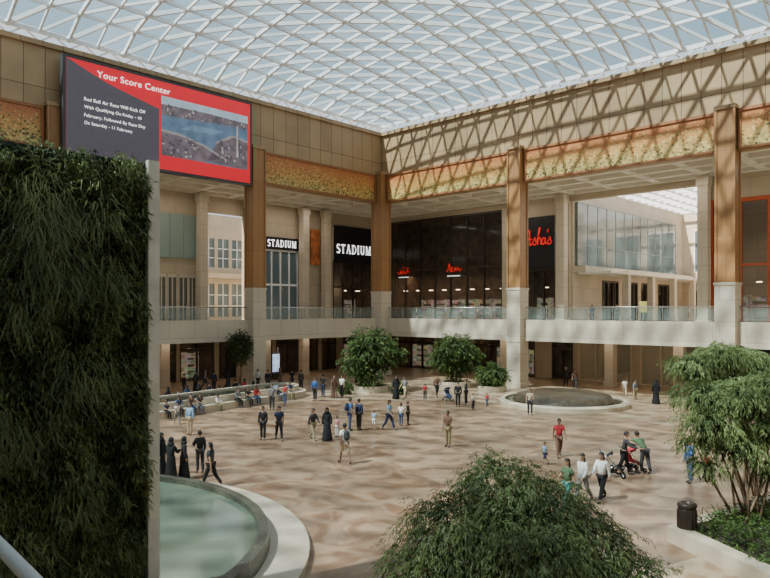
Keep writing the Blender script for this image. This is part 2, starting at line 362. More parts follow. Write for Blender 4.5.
def sign(plane,d,a0,a1,z0,z1,body,ta0,ta1,tz0,tz1,label,letter=LITW,board=BLACK):
    o=((a0+a1)/2,d,z0) if plane=='N' else (-d,(a0+a1)/2,z0)
    mb=MB(); pbox(mb,plane,a0,a1,d-0.25,d-.01,z0,z1); ob=tag(mb.obj('shop_sign',board,o),label,'sign')
    t=script_mb(SCRIPT,ta0,ta1,tz0,tz1,d-.3,.07) if body=='script' else stroke_text(body,ta0,ta1,tz0,tz1,d-.26,plane)
    t.obj('lettering',letter,o,ob)
    return ob
UZ=5.5
# ---- north upper gallery wall
a0,a1=A('N',391,GD),A('N',502,GD)
op_big=(A('N',569,GD),A('N',699,GD),UZ,17.4)
op3=(A('N',709,GD),A('N',744,GD)+11,UZ,16.0)
p_as=(A('N',522,GD),A('N',555,GD),UZ,16.2)
wall_open('N',GD,-GD,LX,UZ,18.6,[(a0,a1,UZ,17.4),p_as,op_big,op3],'wall_north',BEIGE,'beige panelled shop wall of the upper gallery')
shopfront('N',GD,a0,a1,UZ,17.4,7,'tall dark restaurant shopfront with bronze mullions',transom=11.5,depth=6,w=.1)
shopfront('N',GD,p_as[0],p_as[1],UZ,11.0,3,'dark glazed restaurant entrance below black sign')
sign('N',GD,p_as[0],p_as[1],11.0,16.2,"script",A('N',523,GD),A('N',553.5,GD),Z('N',541,245,GD),Z('N',541,230,GD),"black sign board with red flowing script lettering",LITR,BLACK)
shopfront('N',GD,op3[0],op3[1],UZ,16.0,6,'shopfront framed in orange red panels',frame=REDF,transom=10.5,w=.32,interior=STONE)
def logo(px,py,w,lines):
    a=A('N',px,GD-.2); z=Z('N',px,py,GD-.2); o=(a,GD-.2,z)
    mb=script_mb(lines,a-w/2,a+w/2,z-.25*w,z+.25*w,GD-.26,.045)
    ob=tag(mb.obj('shop_sign',LITR,o),'small red glowing script logo on dark shopfront','sign')
    m=MB(); 
    m.box(a-.4*w,a+.4*w,GD-.3,GD-.24,z-.42*w,z-.38*w); m.obj('tagline',LITW,o,ob)
logo(404,271,1.9,[[(.0,.35),(.08,.15),(.2,.2),(.25,.6),(.3,.2),(.42,.15),(.5,.55),(.55,.2),(.72,.15),(.8,.5),(.98,.3)],[(.4,.85),(.5,.95)],[(.62,.8),(.68,.9)],[(.85,.9),(.84,.4)]])
logo(454,268,2.2,[[(.0,.2),(.12,.3),(.22,.95),(.26,.3),(.3,.1),(.42,.5),(.36,.6),(.34,.25),(.5,.15),(.6,.55),(.65,.2),(.78,.55),(.85,.2),(1.0,.4)]])
# ---- adjoining sky-lit court beyond the north opening
ax0,ax1=op_big[0]+.2,op_big[1]+20; AY=38
mb=MB(); mb.box(ax0-4,ax1,GD+0.4,AY,5.1,5.5); struct(mb.obj('floor',KERB),'walkway slab of the adjoining court')
ops=[]; y=GD+6.6
while y<AY-4: ops.append((y,y+3.9,UZ,9.9)); y+=4.9
wall_open('W',-ax0,GD+.4,AY,UZ,19,ops,'wall_west',STONE,'cream side wall of the adjoining court')
for (p,q,b0,b1) in ops: shopfront('W',-ax0,p,q,b0,b1,3,'dark glazed shopfront in adjoining court',depth=2.5,group='adjoining court shopfronts')
gy0,gy1=GD+.8,AY-3; gz0,gz1=11.2,17.4; o=(ax0,(gy0+gy1)/2,gz0)
mb=MB(); mb.box(ax0+.05,ax0+.3,gy0,gy1,gz0,gz1); tg=tag(mb.obj('glass_panel_wall',REFG,o),'long grey green reflective glazed wall above ledge','glass wall')
m2=MB(); n=12
for k in range(n+1):
    y=gy0+(gy1-gy0)*k/n; m2.box(ax0+.3,ax0+.34,y-.03,y+.03,gz0,gz1)
for z in (gz0,gz0+2.0,gz0+4.0,gz1-.08): m2.box(ax0+.3,ax0+.34,gy0,gy1,z,z+.07)
m2.obj('frame',mat('grey_mullion',(.3,.33,.32),.4),o,tg)
mb=MB(); mb.box(ax0+.0,ax0+1.3,GD+.5,AY,10.5,11.1); struct(mb.obj('trim_4',STONE),'projecting cream ledge')
aw=[]; x=ax0+1.5
while x<ax1-5: aw.append((x,x+3.6,UZ,9.2)); x+=4.6
aw2=[(a,b,11.5,17) for a,b,_,_ in aw]
wall_open('N',AY,ax0,ax1,UZ,10.4,aw,'wall_north',STONE,'cream end wall of the adjoining court')
wall_open('N',AY,ax0,ax1,10.4,19,aw2,'wall_north',STONE,'cream end wall of the adjoining court')
for (p,q,b0,b1) in aw: shopfront('N',AY,p,q,b0,b1,2,'distant shopfront in adjoining court',depth=2.5,group='adjoining court shopfronts')
for (p,q,b0,b1) in aw2: shopfront('N',AY,p,q,b0,b1,2,'tall reflective upper window in adjoining court',depth=2.5,group='adjoining court upper windows',glass=BLUEG,frame=STEEL,shelves=False)
mb=MB(); mb.box(ax1,ax1+.5,GD+.4,AY,UZ,19); struct(mb.obj('wall_east',STONE))
mb=MB(); x=ax0
while x<ax1: mb.box(x,x+.12,GD+.4,AY,19,19.3); x+=1.8
for y in range(11,AY,2): mb.box(ax0,ax1,y,y+.12,19,19.3)
struct(mb.obj('ceiling',STEEL),'white skylight grid over adjoining court')
for (xx,yy) in ((ax0+3.4,14),(ax0+3.4,20),(ax0+3.4,26),(ax0+3.4,32),(ax0+9,27),(ax0+9,34),(ax0+12.5,22)):
    mb=MB(); mb.box(xx-.3,xx+.3,yy-.3,yy+.3,UZ,10.6 if xx<ax0+5 else 19); mb.box(xx-.4,xx+.4,yy-.4,yy+.4,UZ,UZ+.4)
    tag(mb.obj('pillar',STONE,(xx,yy,UZ)),'slim square cream pillar in adjoining court','pillar',group='adjoining court pillars')
mb=MB(); mb.box(ax0+.4,ax0+3.8,GD+.6,AY,10.3,10.5); struct(mb.obj('ceiling',WHITE),'white soffit of the adjoining court walkway')
# ---- west upper gallery wall
zc2=Z('W',281,244,GD)
sA=(A('W',333,GD),A('W',373,GD),UZ,16.6)
sB=(A('W',262,GD),A('W',298,GD),UZ,zc2+.65)
sC=(A('W',208,GD),A('W',244,GD),UZ,16.4)
wall_open('W',GD,-LY,GD,UZ,18.6,[sA,sB,sC],'wall_west',BEIGE,'beige panelled shop wall of the upper gallery')
shopfront('W',GD,sA[0],sA[1],UZ,12.5,4,'dark sports shop front with bright displays',transom=9.5)
shopfront('W',GD,sB[0],sB[1],UZ,zc2-.65,4,'white framed blue grey shop window beside pillar',transom=9.5,frame=STEEL,glass=BLUEG,interior=BEIGE)
zc=Z('W',353,250,GD)
sign('W',GD,sA[0],sA[1],12.5,16.6,'STADIUM',A('W',335,GD),A('W',369,GD),zc-.52,zc+.52,'black sign board with white serif capital letters')
sign('W',GD,sB[0],sB[1],zc2-.65,zc2+.65,'STADIUM',A('W',266,GD),A('W',294.5,GD),zc2-.36,zc2+.36,'smaller black sign board with white serif letters')
mb=MB(); pa,pb=A('W',311,GD-.2),A('W',320,GD-.2); pbox(mb,'W',pa,pb,GD-.2,GD-.01,Z('W',315,265,GD),Z('W',315,230,GD))
tag(mb.obj('poster',mat('orange_poster',(0.45,0.14,0.04),0.5,var=0.7,scale=1.5),(-GD,(pa+pb)/2,Z('W',315,265,GD))),'tall orange and brown advertising poster','poster')
pa,pb=A('W',156,GD-.2),A('W',197,GD-.2); z0,z1=Z('W',177,258,GD),Z('W',177,214,GD)
mb=MB(); pbox(mb,'W',pa,pb,GD-.2,GD-.01,z0,z1); o=(-GD,(pa+pb)/2,z0)
tp=tag(mb.obj('glass_panel_wall',TEAL,o),'frosted teal glass panel on beige wall','glass wall')
m2=MB()
for k in range(4):
    a=pa+(pb-pa)*k/3; pbox(m2,'W',a-.03,a+.03,GD-.23,GD-.2,z0,z1)
m2.obj('frame',mat('teal_joint',(.2,.28,.26),.4),o,tp)
for (p,q) in ((158,167),(169,178),(180,189),(190,197)):
    e=A('W',p,GD-.3); f=A('W',q,GD-.3); sh=MB(); 
    z1s=Z('W',177,276,GD); pbox(sh,'W',e,f,GD-.05,GD-.01,UZ,z1s); o=(-GD,(e+f)/2,UZ)
    dd=tag(sh.obj('shop_door',mat('dim_glass',(0.12,0.135,0.12),0.1),o),'glazed double door in pale frame','door',group='gallery doors')
    fr=MB()
    for t in (e,(e+f)/2,f): pbox(fr,'W',t-.06,t+.06,GD-.12,GD-.05,UZ,z1s)
    pbox(fr,'W',e,f,GD-.12,GD-.05,z1s-.15,z1s+.15); fr.obj('frame',STONE,o,dd)
y0,y1=sC[0]-6,sC[1]+14; WD=20
mb=MB(); mb.box(-WD,-GD-.4,y0,y1,5.1,5.5); struct(mb.obj('floor',KERB),'walkway slab beyond west opening')
ops=[];y=y0+.5
while y<y1-1.8: ops.append((y,y+1.5,6.0,9.9)); y+=1.95
wall_open('W',WD,y0,y1,UZ,11.2,ops,'wall_west',STONE,'cream facade with tall windows')
ops2=[(a,b,11.8,15.2) for a,b,_,_ in ops]
wall_open('W',WD,y0,y1,11.2,18,ops2,'wall_west',STONE,'cream facade with tall windows')
wn=1
BGW=mat('blue_grey_window',(0.16,0.22,0.25),0.1,var=.3,scale=.4)
for (p,q,b0,b1) in ops+ops2:
    g=MB(); pbox(g,'W',p,q,WD+.15,WD+.2,b0,b1,0)
    pbox(g,'W',(p+q)/2-.05,(p+q)/2+.05,WD+.05,WD+.15,b0,b1,1)
    for t in (.33,.66): pbox(g,'W',p,q,WD+.05,WD+.15,b0+(b1-b0)*t-.05,b0+(b1-b0)*t+.05,1)
    struct(g.obj('window_%d'%wn,[BGW,STEEL]),'tall blue grey window with white mullions'); wn+=1
mb=MB(); mb.box(-WD,-GD-.4,y0-.4,y0,UZ,18); struct(mb.obj('wall_south',STONE))
mb=MB(); mb.box(-WD,-GD-.4,y1,y1+.4,UZ,18); struct(mb.obj('wall_north',STONE))
mb=MB(); mb.box(-WD+.3,-WD+1.1,y0,y1,10.5,11.1); struct(mb.obj('trim_5',STONE),'cream ledge between window rows')
# ---- ground floor back walls
gops=[]
for (p,q,zt) in ((384,396,3.9),(399,434,3.9),(438,470,3.8),(474,507,3.9),(512,535,3.9),(552,573,3.9),(578,632,4.0),(640,705,4.0),(711,738,3.9),(744,790,3.9)):
    gops.append((A('N',p,GD),A('N',q,GD),0,zt))
wall_open('N',GD,-GD,LX,0,4.2,gops,'wall_north',BEIGE,'beige ground floor arcade wall')
for i,g in enumerate(gops):
    if i in (6,7): shopfront('N',GD,g[0],g[1],0,g[3],3,'deep open passage with cream walls and downlights',group='ground floor passages',depth=14,w=.14,interior=BEIGE,glass=CLEAR,shelves=True,frame=STONE)
    else: shopfront('N',GD,g[0],g[1],0,g[3],max(2,int((g[1]-g[0])/1.6)),'dark glazed ground floor shopfront between cream piers',group='ground floor shopfronts',depth=(3.2 if i%3==1 else 5),w=.09,transom=3.0)
gow=[]
for (p,q,zt) in ((158,176,3.8),(180,214,3.9),(219,236,3.9),(258,272,3.8),(276,300,3.9),(304,318,3.9),(322,336,3.9),(343,372,3.9)):
    gow.append((A('W',p,GD),A('W',q,GD),0,zt))
gow.append((-50,-38,0,3.8))
wall_open('W',GD,-LY,GD,0,4.2,gow,'wall_west',BEIGE,'beige ground floor arcade wall')
for i,g in enumerate(gow): shopfront('W',GD,g[0],g[1],0,g[3],max(2,int((g[1]-g[0])/1.6)),'glazed lit ground floor shopfront between cream piers',group='ground floor shopfronts',depth=(2.8 if i%2 else 4),w=.09,transom=3.0)
for x in (6,11.5,22.5,28.5,40,46):
    mb=MB(); mb.box(x-.4,x+.4,5.6,6.4,0,4.15); mb.box(x-.48,x+.48,5.52,6.48,0,.35)
    tag(mb.obj('pillar',STONE,(x,6,0)),'square cream stone arcade pillar','pillar',group='arcade pillars')
for y in (-5.5,-10.5,-21.5,-27.5):
    mb=MB(); mb.box(-6.4,-5.6,y-.4,y+.4,0,4.15); mb.box(-6.48,-5.52,y-.48,y+.48,0,.35)
    tag(mb.obj('pillar',STONE,(-6,y,0)),'square cream stone arcade pillar','pillar',group='arcade pillars')

# ---------------- big columns
CH=.68
def column(x,y,label,h=CH):
    o=(x,y,0); e=empty('column',o,label,'column','atrium columns')
    mb=MB(); mb.box(x-h,x+h,y-h,y+h,0,8.74); mb.box(x-h-.08,x+h+.08,y-h-.08,y+h+.08,0,.5); mb.box(x-h-.04,x+h+.04,y-h-.04,y+h+.04,4.0,4.12); mb.box(x-h-.05,x+h+.05,y-h-.05,y+h+.05,8.55,8.74)
    mb.obj('base',STONE,o,e)
    k=h-.08; mb=MB(); mb.box(x-k,x+k,y-k,y+k,8.74,20.9)
    for sx in (-1,1):
        for sy in (-1,1): mb.box(x+sx*k-.08,x+sx*k+.08,y+sy*k-.08,y+sy*k+.08,8.74,20.9)
    mb.obj('wood_cladding',WOODC,o,e)
    mb=MB(); mb.box(x-k-.12,x+k+.12,y-k-.12,y+k+.12,20.9,21.15); mb.obj('capital',WOOD,o,e)
lab='square column with cream stone base and tan wood cladding'
column(.1,-.1,'corner column with cream stone base and dark wood cladding',.74)
for x in (16.7,34.0,51.3): column(x,.0,lab)
for y in (-16.0,-33.0,-50): column(-.0,y,lab)
for (x,y) in ((A('N',562,8.2),8.2),(A('N',704,8.2),8.2)):
    mb=MB(); mb.box(x-.42,x+.42,y-.4,y+.4,UZ,18); mb.box(x-.52,x+.52,y-.5,y+.5,UZ,UZ+.5); mb.box(x-.5,x+.5,y-.5,y+.5,17.2,18)
    tag(mb.obj('pillar',STONE,(x,y,UZ)),'square beige pillar beside the gallery opening','pillar',group='gallery pillars')
for px in (202,250,304,326):
    y=W(px,-8.2); mb=MB(); mb.box(-8.6,-7.8,y-.4,y+.4,UZ,18); mb.box(-8.7,-7.7,y-.5,y+.5,UZ,UZ+.5); mb.box(-8.7,-7.7,y-.5,y+.5,17.2,18)
    tag(mb.obj('pillar',STONE,(-8.2,y,UZ)),'square beige pillar beside shopfronts','pillar',group='gallery pillars')
# ---------------- mosaic panels
def mosaic(plane,a0,a1):
    o=((a0+a1)/2,0,18.1) if plane=='N' else (0,(a0+a1)/2,18.1)
    mb=MB(); pbox(mb,plane,a0+.2,a1-.2,-.02,.14,18.2,20.7); ob=tag(mb.obj('mosaic_panel',MOSAIC,o),'long gold and orange mosaic panel with dark speckles','mosaic panel','fascia mosaic panels')
    f=MB(); pbox(f,plane,a0,a1,-.12,.14,18.02,18.2); pbox(f,plane,a0,a1,-.12,.14,20.7,20.9); pbox(f,plane,a0,a0+.2,-.12,.14,18.2,20.7); pbox(f,plane,a1-.2,a1,-.12,.14,18.2,20.7)
    f.obj('frame',mat('red_brown_wood_frame',(0.30,0.12,0.045),0.5),o,ob)
g=CH+.02
for a,b in ((.9,16.7-g),(16.7+g,34-g),(34+g,51.3-g),(51.3+g,61.5)): mosaic('N',a,b)
for a,b in ((-16+g,-.9),(-33+g,-16-g),(-50+g,-33-g)): mosaic('W',a,b)
mb=MB(); mb.box(-1.2,LX,-.25,1.2,TOPZ,TOPZ+.35); mb.box(-1.2,.25,-LY,-.25,TOPZ,TOPZ+.35); struct(mb.obj('trim_3',WOOD),'projecting wooden cornice')
# ---------------- balustrades
def balustrade(plane,a0,a1,z=5.95,d=.25):
    o=((a0+a1)/2,d,z) if plane=='N' else (-d,(a0+a1)/2,z)
    e=empty('balustrade',o,'clear glass balustrade with steel handrail on cream ledge','balustrade','gallery balustrades')
    mb=MB()
    P=(lambda a,zz:(a,d,zz)) if plane=='N' else (lambda a,zz:(-d,a,zz))
    mb.tube(P(a0,z+1.08),P(a1,z+1.08),.05,8); mb.obj('handrail',CHROME,o,e)
    n=8
    for k in range(n+1):
        a=a0+.05+(a1-a0-.1)*k/n; p=MB(); p.tube(P(a,z),P(a,z+1.05),.03,6); p.tube(P(a,z),P(a,z+.04),.07,8); p.obj('post',CHROME,o,e)
    for k in range(n):
        a=a0+.05+(a1-a0-.1)*k/n+.1; b=a0+.05+(a1-a0-.1)*(k+1)/n-.1; q=MB(); pbox(q,plane,a,b,d-.01,d+.01,z+.08,z+.98); q.obj('glass_pane',CLEAR,o,e)
for a,b in ((.9,16.7-g),(16.7+g,34-g),(34+g,51.3-g)): balustrade('N',a,b)
for a,b in ((-16+g,-.9),(-33+g,-16-g),(-50+g,-33-g)): balustrade('W',a,b)
# ---------------- roof
def rz(x,y):
    u=min(1,max(0,x/LX)); v=min(1,max(0,-y/LY)); return 26.0+4.6*(16*u*(1-u)*v*(1-v))**0.62
n=16
P=[[Vector((LX*i/n,-LY*j/n,0)) for j in range(n+1)] for i in range(n+1)]
for r in P:
    for p in r: p.z=rz(p.x,p.y)
mb=MB(); gl=MB()
def bar(p,q,w,h): mb.tube(p,q,w,4,ratio=h/w,cap=False)
up=Vector((0,0,.24))
def mid(p,q):
    m=(p+q)/2; m.z=rz(m.x,m.y); return m
for i in range(n+1):
    for j in range(n+1):
        for (i2,j2) in ((i+1,j),(i,j+1)):
            if i2<=n and j2<=n:
                m_=mid(P[i][j],P[i2][j2]); bar(P[i][j],m_,.12,.22); bar(m_,P[i2][j2],.12,.22)
        if i<n and j<n:
            m_=mid(P[i][j+1],P[i+1][j]); bar(P[i][j+1],m_,.12,.22); bar(m_,P[i+1][j],.12,.22)
            for tri in ((P[i][j],P[i+1][j],P[i][j+1]),(P[i+1][j],P[i+1][j+1],P[i][j+1])):
                ms=[mid(tri[k],tri[(k+1)%3]) for k in range(3)]
                for k in range(3): bar(ms[k],ms[(k+1)%3],.085,.15)
                for t3 in ((tri[0],ms[0],ms[2]),(tri[1],ms[1],ms[0]),(tri[2],ms[2],ms[1]),(ms[0],ms[1],ms[2])):
                    gl.add([p+up for p in t3],[(0,1,2)])
        mb.sphere(P[i][j],(.28,.28,.24),8,4)
for i in range(n*2):
    t=LX*i/(n*2); t2=LX*(i+1)/(n*2)
    bar(Vector((t,0,TOPZ+.3)),Vector(((t+t2)/2,-.0,26.0)),.07,.07); bar(Vector(((t+t2)/2,0,26.0)),Vector((t2,0,TOPZ+.3)),.07,.07)
    t=-LY*i/(n*2); t2=-LY*(i+1)/(n*2)
    bar(Vector((0,t,TOPZ+.3)),Vector((0,(t+t2)/2,26.0)),.07,.07); bar(Vector((0,(t+t2)/2,26.0)),Vector((0,t2,TOPZ+.3)),.07,.07)
struct(mb.obj('ceiling',STEEL),'white triangulated steel lattice roof')
def roofglass():
    m=bpy.data.materials.new('roof_glass'); m.use_nodes=True; nt=m.node_tree; nt.nodes.remove(nt.nodes['Principled BSDF'])
    g=nt.nodes.new('ShaderNodeNewGeometry'); rp=nt.nodes.new('ShaderNodeValToRGB')
    rp.color_ramp.elements[0].color=(0.38,0.51,0.58,1); rp.color_ramp.elements[1].color=(0.55,0.68,0.74,1)
    nt.links.new(g.outputs['Random Per Island'],rp.inputs['Fac'])
    tr=nt.nodes.new('ShaderNodeBsdfTransparent'); nt.links.new(rp.outputs[0],tr.inputs['Color'])
    tl=nt.nodes.new('ShaderNodeBsdfTranslucent'); tl.inputs['Color'].default_value=(.8,.95,1,1)
    mx=nt.nodes.new('ShaderNodeMixShader'); mx.inputs[0].default_value=.03
    nt.links.new(tr.outputs[0],mx.inputs[1]); nt.links.new(tl.outputs[0],mx.inputs[2]); nt.links.new(mx.outputs[0],nt.nodes['Material Output'].inputs['Surface']); return m
struct(gl.obj('window_%d'%wn,roofglass()),'pale blue triangular roof glazing')

# ---------------- LED screen on west wall
SD=1.3
sy0,sy1=W(66,SD),W(250,SD); sz0,sz1=17.6,24.3
o=(SD,(sy0+sy1)/2,sz0)
mb=MB(); mb.box(.75,SD-.02,sy0-.2,sy1+.2,sz0-.2,sz1+.2)
scr=tag(mb.obj('video_screen',mat('screen_housing',(.05,.05,.055),.5),o),'large LED advertising screen, red and dark slide','screen')
def U(px): return (W(px,SD)-sy0)/(sy1-sy0)
DK=mat('screen_dark',(0.05,0.042,0.055),.4,var=.05,emit=1.0); RD=mat('screen_red',(0.60,0.008,0.02),.4,var=.05,emit=0.75)
q=MB(); q.box(SD-.02,SD,sy0,sy1,sz0,sz1); q.obj('red_background',RD,o,scr)
def quadm(mb,pts,off,mi): mb.add([(SD+off,sy0+(sy1-sy0)*u,sz0+(sz1-sz0)*v) for u,v in pts],[tuple(range(len(pts)))],mi)
um=U(159)
q=MB(); quadm(q,[(0,0),(um,0),(um,.68),(.38,.72),(.2,.82),(.06,.94),(0,1)],.01,0); q.obj('dark_text_panel',DK,o,scr)
ems=[mat('pic_'+nm,c,.5,var=v,scale=1.2,emit=.7) for nm,c,v in (('sky',(.32,.40,.48),.1),('sea',(.09,.14,.22),.25),('land',(.12,.095,.11),.4),('light',(.36,.32,.32),.2),('shade',(.06,.055,.07),.3),('bay',(.12,.20,.29),.2),('road',(.24,.22,.22),.1))]
q=MB(); a,b=um+.012,.985; B0,B1=.16,.84
def pq(pts,off,mi): quadm(q,[(a+(b-a)*u,B0+(B1-B0)*v) for u,v in pts],off,mi)
pq([(0,0),(1,0),(1,1),(0,1)],.015,1)
pq([(0,.86),(1,.86),(1,1),(0,1)],.018,0)
pq([(0,.68),(.3,.70),(.62,.74),(1,.76),(1,.86),(.5,.88),(0,.86)],.02,2)
pq([(.0,.0),(.45,.0),(.66,.12),(.4,.34),(.18,.42),(0,.44)],.02,2)
pq([(.5,.04),(1,.0),(1,.52),(.8,.57),(.62,.4)],.02,2)
pq([(.2,.50),(.6,.53),(.7,.62),(.35,.62)],.021,5)
pq([(.0,.40),(.2,.38),(.45,.28),(.72,.10),(.74,.12),(.46,.32),(.2,.42),(0,.44)],.022,6)
pq([(.6,.40),(.62,.38),(.82,.55),(1,.50),(1,.53),(.8,.59)],.022,6)
for k in range(300):
    r=random.random
    if k<110: u,v=r()*.97,.70+.14*r(); s,h=.006+.010*r(),.01+.05*r()
    elif k<200: u,v=r()*.4,r()*.34; s,h=.012+.02*r(),.012+.03*r()
    else: u,v=.64+.33*r(),.06+.38*r(); s,h=.01+.016*r(),.015+.05*r()
    pq([(u,v),(u+s,v),(u+s,min(1,v+h)),(u,min(1,v+h))],.024+k*.00003,(3,4,2,4,2,2)[k%6])
pq([(.85,.2),(.88,.2),(.872,.78),(.856,.78)],.04,3); pq([(.88,.2),(.9,.2),(.872,.78)],.041,4)
q.obj('city_picture',ems,o,scr)
def stext(body,px0,px1,py,hh,b=-0.012):
    pm=(px0+px1)/2; zc=ZW(pm,py,SD)
    t=text_mb(body,W(px0,SD),W(px1,SD),zc-hh,zc+hh,SD,'W',bold=b); t.obj('text_line',LITW,o,scr)
stext('Your Score Center',97,170,83,.23,-.004)
for s,x1,py,h in (('Red Bull Air Race Will Kick Off',145,105.5,.12),('With Qualifying On Friday - 10',141,113,.145),('February, Followed By Race Day',145,121.5,.145),('On Saturday - 11 February',132,127.5,.145)):
    stext(s,84,x1,py,h)

# ---------------- foliage
def foliage(blobs,nl,L,wd,droop=.6,shell=.45):
    mb=MB(); V=[];Fc=[]
    tot=sum(b[3]*b[4]*b[5] for b in blobs)
    for (bx,by,bz,rx,ry,rz_) in blobs:
        cnt=int(nl*rx*ry*rz_/tot)
        for _ in range(cnt//9+1):
            d=Vector((random.gauss(0,1),random.gauss(0,1),random.gauss(0,1)+.25)).normalized()
            r=1-shell*random.random()**1.6
            lump=1+.16*math.sin(5*d.x+bx)*math.sin(4*d.y+by*2)+.10*math.sin(9*d.z+7*d.x)
            p0=Vector((bx+d.x*rx*r*lump,by+d.y*ry*r*lump,bz+d.z*rz_*r*lump))
            tw=(d*.9+Vector((random.gauss(0,.4),random.gauss(0,.4),random.gauss(0,.3)-droop*.5))).normalized()
            for q in range(9):
                f=q/9; p=p0+tw*L*2.0*f+Vector((0,0,-droop*L*1.2*f*f))
                dr=(tw*.8+Vector((random.gauss(0,.5),random.gauss(0,.5),random.gauss(0,.3)-droop*(.5+f)))).normalized()
                sd=dr.cross(Vector((random.random()-.5,random.random()-.5,random.random()))).normalized()
                l=L*(.6+.8*random.random()); w=wd*(.7+.6*random.random())
                o=len(V); V+= [p,p+dr*l*.45+sd*w,p+dr*l+Vector((0,0,-l*.18)),p+dr*l*.45-sd*w]; Fc.append((o,o+1,o+2,o+3))
    mb.add(V,Fc); return mb
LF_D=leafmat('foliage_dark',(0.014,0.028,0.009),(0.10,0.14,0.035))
LF_M=leafmat('foliage_mid',(0.022,0.05,0.013),(0.14,0.22,0.05))
LF_F=leafmat('foliage_feathery',(0.010,0.020,0.007),(0.11,0.15,0.045),1.6)
LF_L=leafmat('foliage_bright',(0.06,0.10,0.03),(0.30,0.38,0.14))
LF_W=leafmat('foliage_wall',(0.022,0.038,0.016),(0.24,0.29,0.11),1.4)
LF_G=leafmat('foliage_wall_grass',(0.035,0.055,0.02),(0.20,0.25,0.09),1.0)
def tree(x,y,z0,blobs,nl,L,wd,lm,label,name='tree',stems=3,core=.6,cat='tree',rt=.09,group=None,droop=.6):
    o=(x,y,z0); e=empty(name,o,label,cat,group)
    f=foliage(blobs,nl,L,wd,droop); f.obj('foliage',lm,o,e)
    if core>0:
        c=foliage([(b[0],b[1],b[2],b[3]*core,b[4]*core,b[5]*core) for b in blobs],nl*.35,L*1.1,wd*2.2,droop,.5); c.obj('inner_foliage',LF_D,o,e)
    for k in range(stems):
        t=MB(); a=2*math.pi*k/stems+.4; b=blobs[k%len(blobs)]; rr=.3 if stems>3 else .12*(stems>1)
        p0=Vector((x+rr*math.cos(a),y+rr*math.sin(a),z0)); p2=Vector(b[:3]); p1=(p0+p2)/2+Vector((.12*math.cos(a),.12*math.sin(a),0))
        t.tube(p0,p1,rt,8,r2=rt*.8); t.tube(p1,p2,rt*.8,8,r2=rt*.4); t.obj('trunk',BRK,o,e)
    return e
def planter(x,y,r,h,label,w=.35):
    mb=MB(); mb.lathe((x,y,0),[(r-w,h*.6),(r-w,h),(r,h),(r,0)],40,smooth=False)
    ob=tag(mb.obj('planter',KERB,(x,y,0)),label,'planter'); s=MB(); s.lathe((x,y,0),[(0.01,h*.75),(r-w,h*.72)],32); s.obj('soil',SOIL,(x,y,0),ob)
x,y=F(371,391); planter(x,y,1.6,.5,'round cream stone planter under a bushy tree')
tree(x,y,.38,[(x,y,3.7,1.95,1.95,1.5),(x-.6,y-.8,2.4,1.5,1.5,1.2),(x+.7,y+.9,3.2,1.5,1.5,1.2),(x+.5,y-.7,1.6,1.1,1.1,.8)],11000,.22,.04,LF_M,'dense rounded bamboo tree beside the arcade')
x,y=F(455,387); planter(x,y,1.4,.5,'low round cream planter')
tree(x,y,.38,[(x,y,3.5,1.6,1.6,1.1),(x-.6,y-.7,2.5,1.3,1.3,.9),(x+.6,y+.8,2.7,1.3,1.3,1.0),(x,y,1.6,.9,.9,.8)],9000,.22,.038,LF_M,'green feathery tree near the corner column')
x,y=F(492,391); planter(x,y,1.2,.45,'low round cream planter with shrub')
tree(x,y,.35,[(x,y,1.35,1.2,1.2,.85)],4200,.18,.035,LF_M,'low rounded green shrub','shrub',cat='shrub')
x,y=DP(240,57.0); planter(x,y,.7,.6,'small cream planter with clipped tree',.15)
tree(x,y,.45,[(x,y,3.6,1.0,1.0,1.3)],6500,.12,.03,LF_D,'clipped ball shaped dark green tree',stems=1,droop=.1,core=.8)
for (px,py) in ((399,394),(345,394)):
    x,y=F(px,py); tree(x,y,0,[(x,y,.55,.6,.6,.5)],1400,.14,.03,LF_M,'small leafy shrub by the tree planter','shrub',cat='shrub',stems=2,rt=.03)
def cam(px,s,z): d=ray(px); return (CX+s*d[0],CY+s*d[1],z)
def blobs_at(lst):
    r=[]
    for (px,s,py,rx,rzz) in lst:
        zz=CZ-(py-310)/FPX*s; p=cam(px,s,zz); r.append((p[0],p[1],zz,rx,rx,rzz))
    return r
bx,by,_=cam(528,12.6,0)
bl=blobs_at(((500,12.6,488,.85,.62),(455,12.2,530,.95,.7),(548,12.9,515,.95,.7),(590,12.8,545,.9,.6),(520,12.0,548,1.25,.85),(428,11.9,572,.85,.6),(640,12.4,584,.7,.5),(480,12.0,590,1.2,.8),(570,12.2,595,1.2,.8),(500,12.2,640,1.9,1.0)))
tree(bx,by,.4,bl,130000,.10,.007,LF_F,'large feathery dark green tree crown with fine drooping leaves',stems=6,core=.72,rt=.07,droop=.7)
planter(bx,by,1.8,.5,'round cream planter beneath the feathery tree')
p0=F(667,541); p1=F(735,519); v1=((p1[0]-p0[0]),(p1[1]-p0[1])); l=math.hypot(*v1); v1=(v1[0]/l,v1[1]/l)
p2=F(740,578); v2=(p2[0]-p0[0],p2[1]-p0[1]); l=math.hypot(*v2); v2=(v2[0]/l,v2[1]/l)
def pl(a,b): return (p0[0]+v1[0]*a+v2[0]*b,p0[1]+v1[1]*a+v2[1]*b)
mb=MB(); h=.45
for (c0,c1,c2,c3) in (((0,0),(8,0),(8,.45),(0,.45)),((0,7),(8,7),(8,6.6),(0,6.6)),((0,.45),(.5,.45),(.5,6.6),(0,6.6)),((7.5,.45),(8,.45),(8,6.6),(7.5,6.6))):
    mb.prism([pl(*c0),pl(*c1),pl(*c2),pl(*c3)][::-1],0,h)
oo=(p0[0],p0[1],0); plo=tag(mb.obj('planter',KERB,oo),'angular cream stone planter bed with wide kerb','planter')
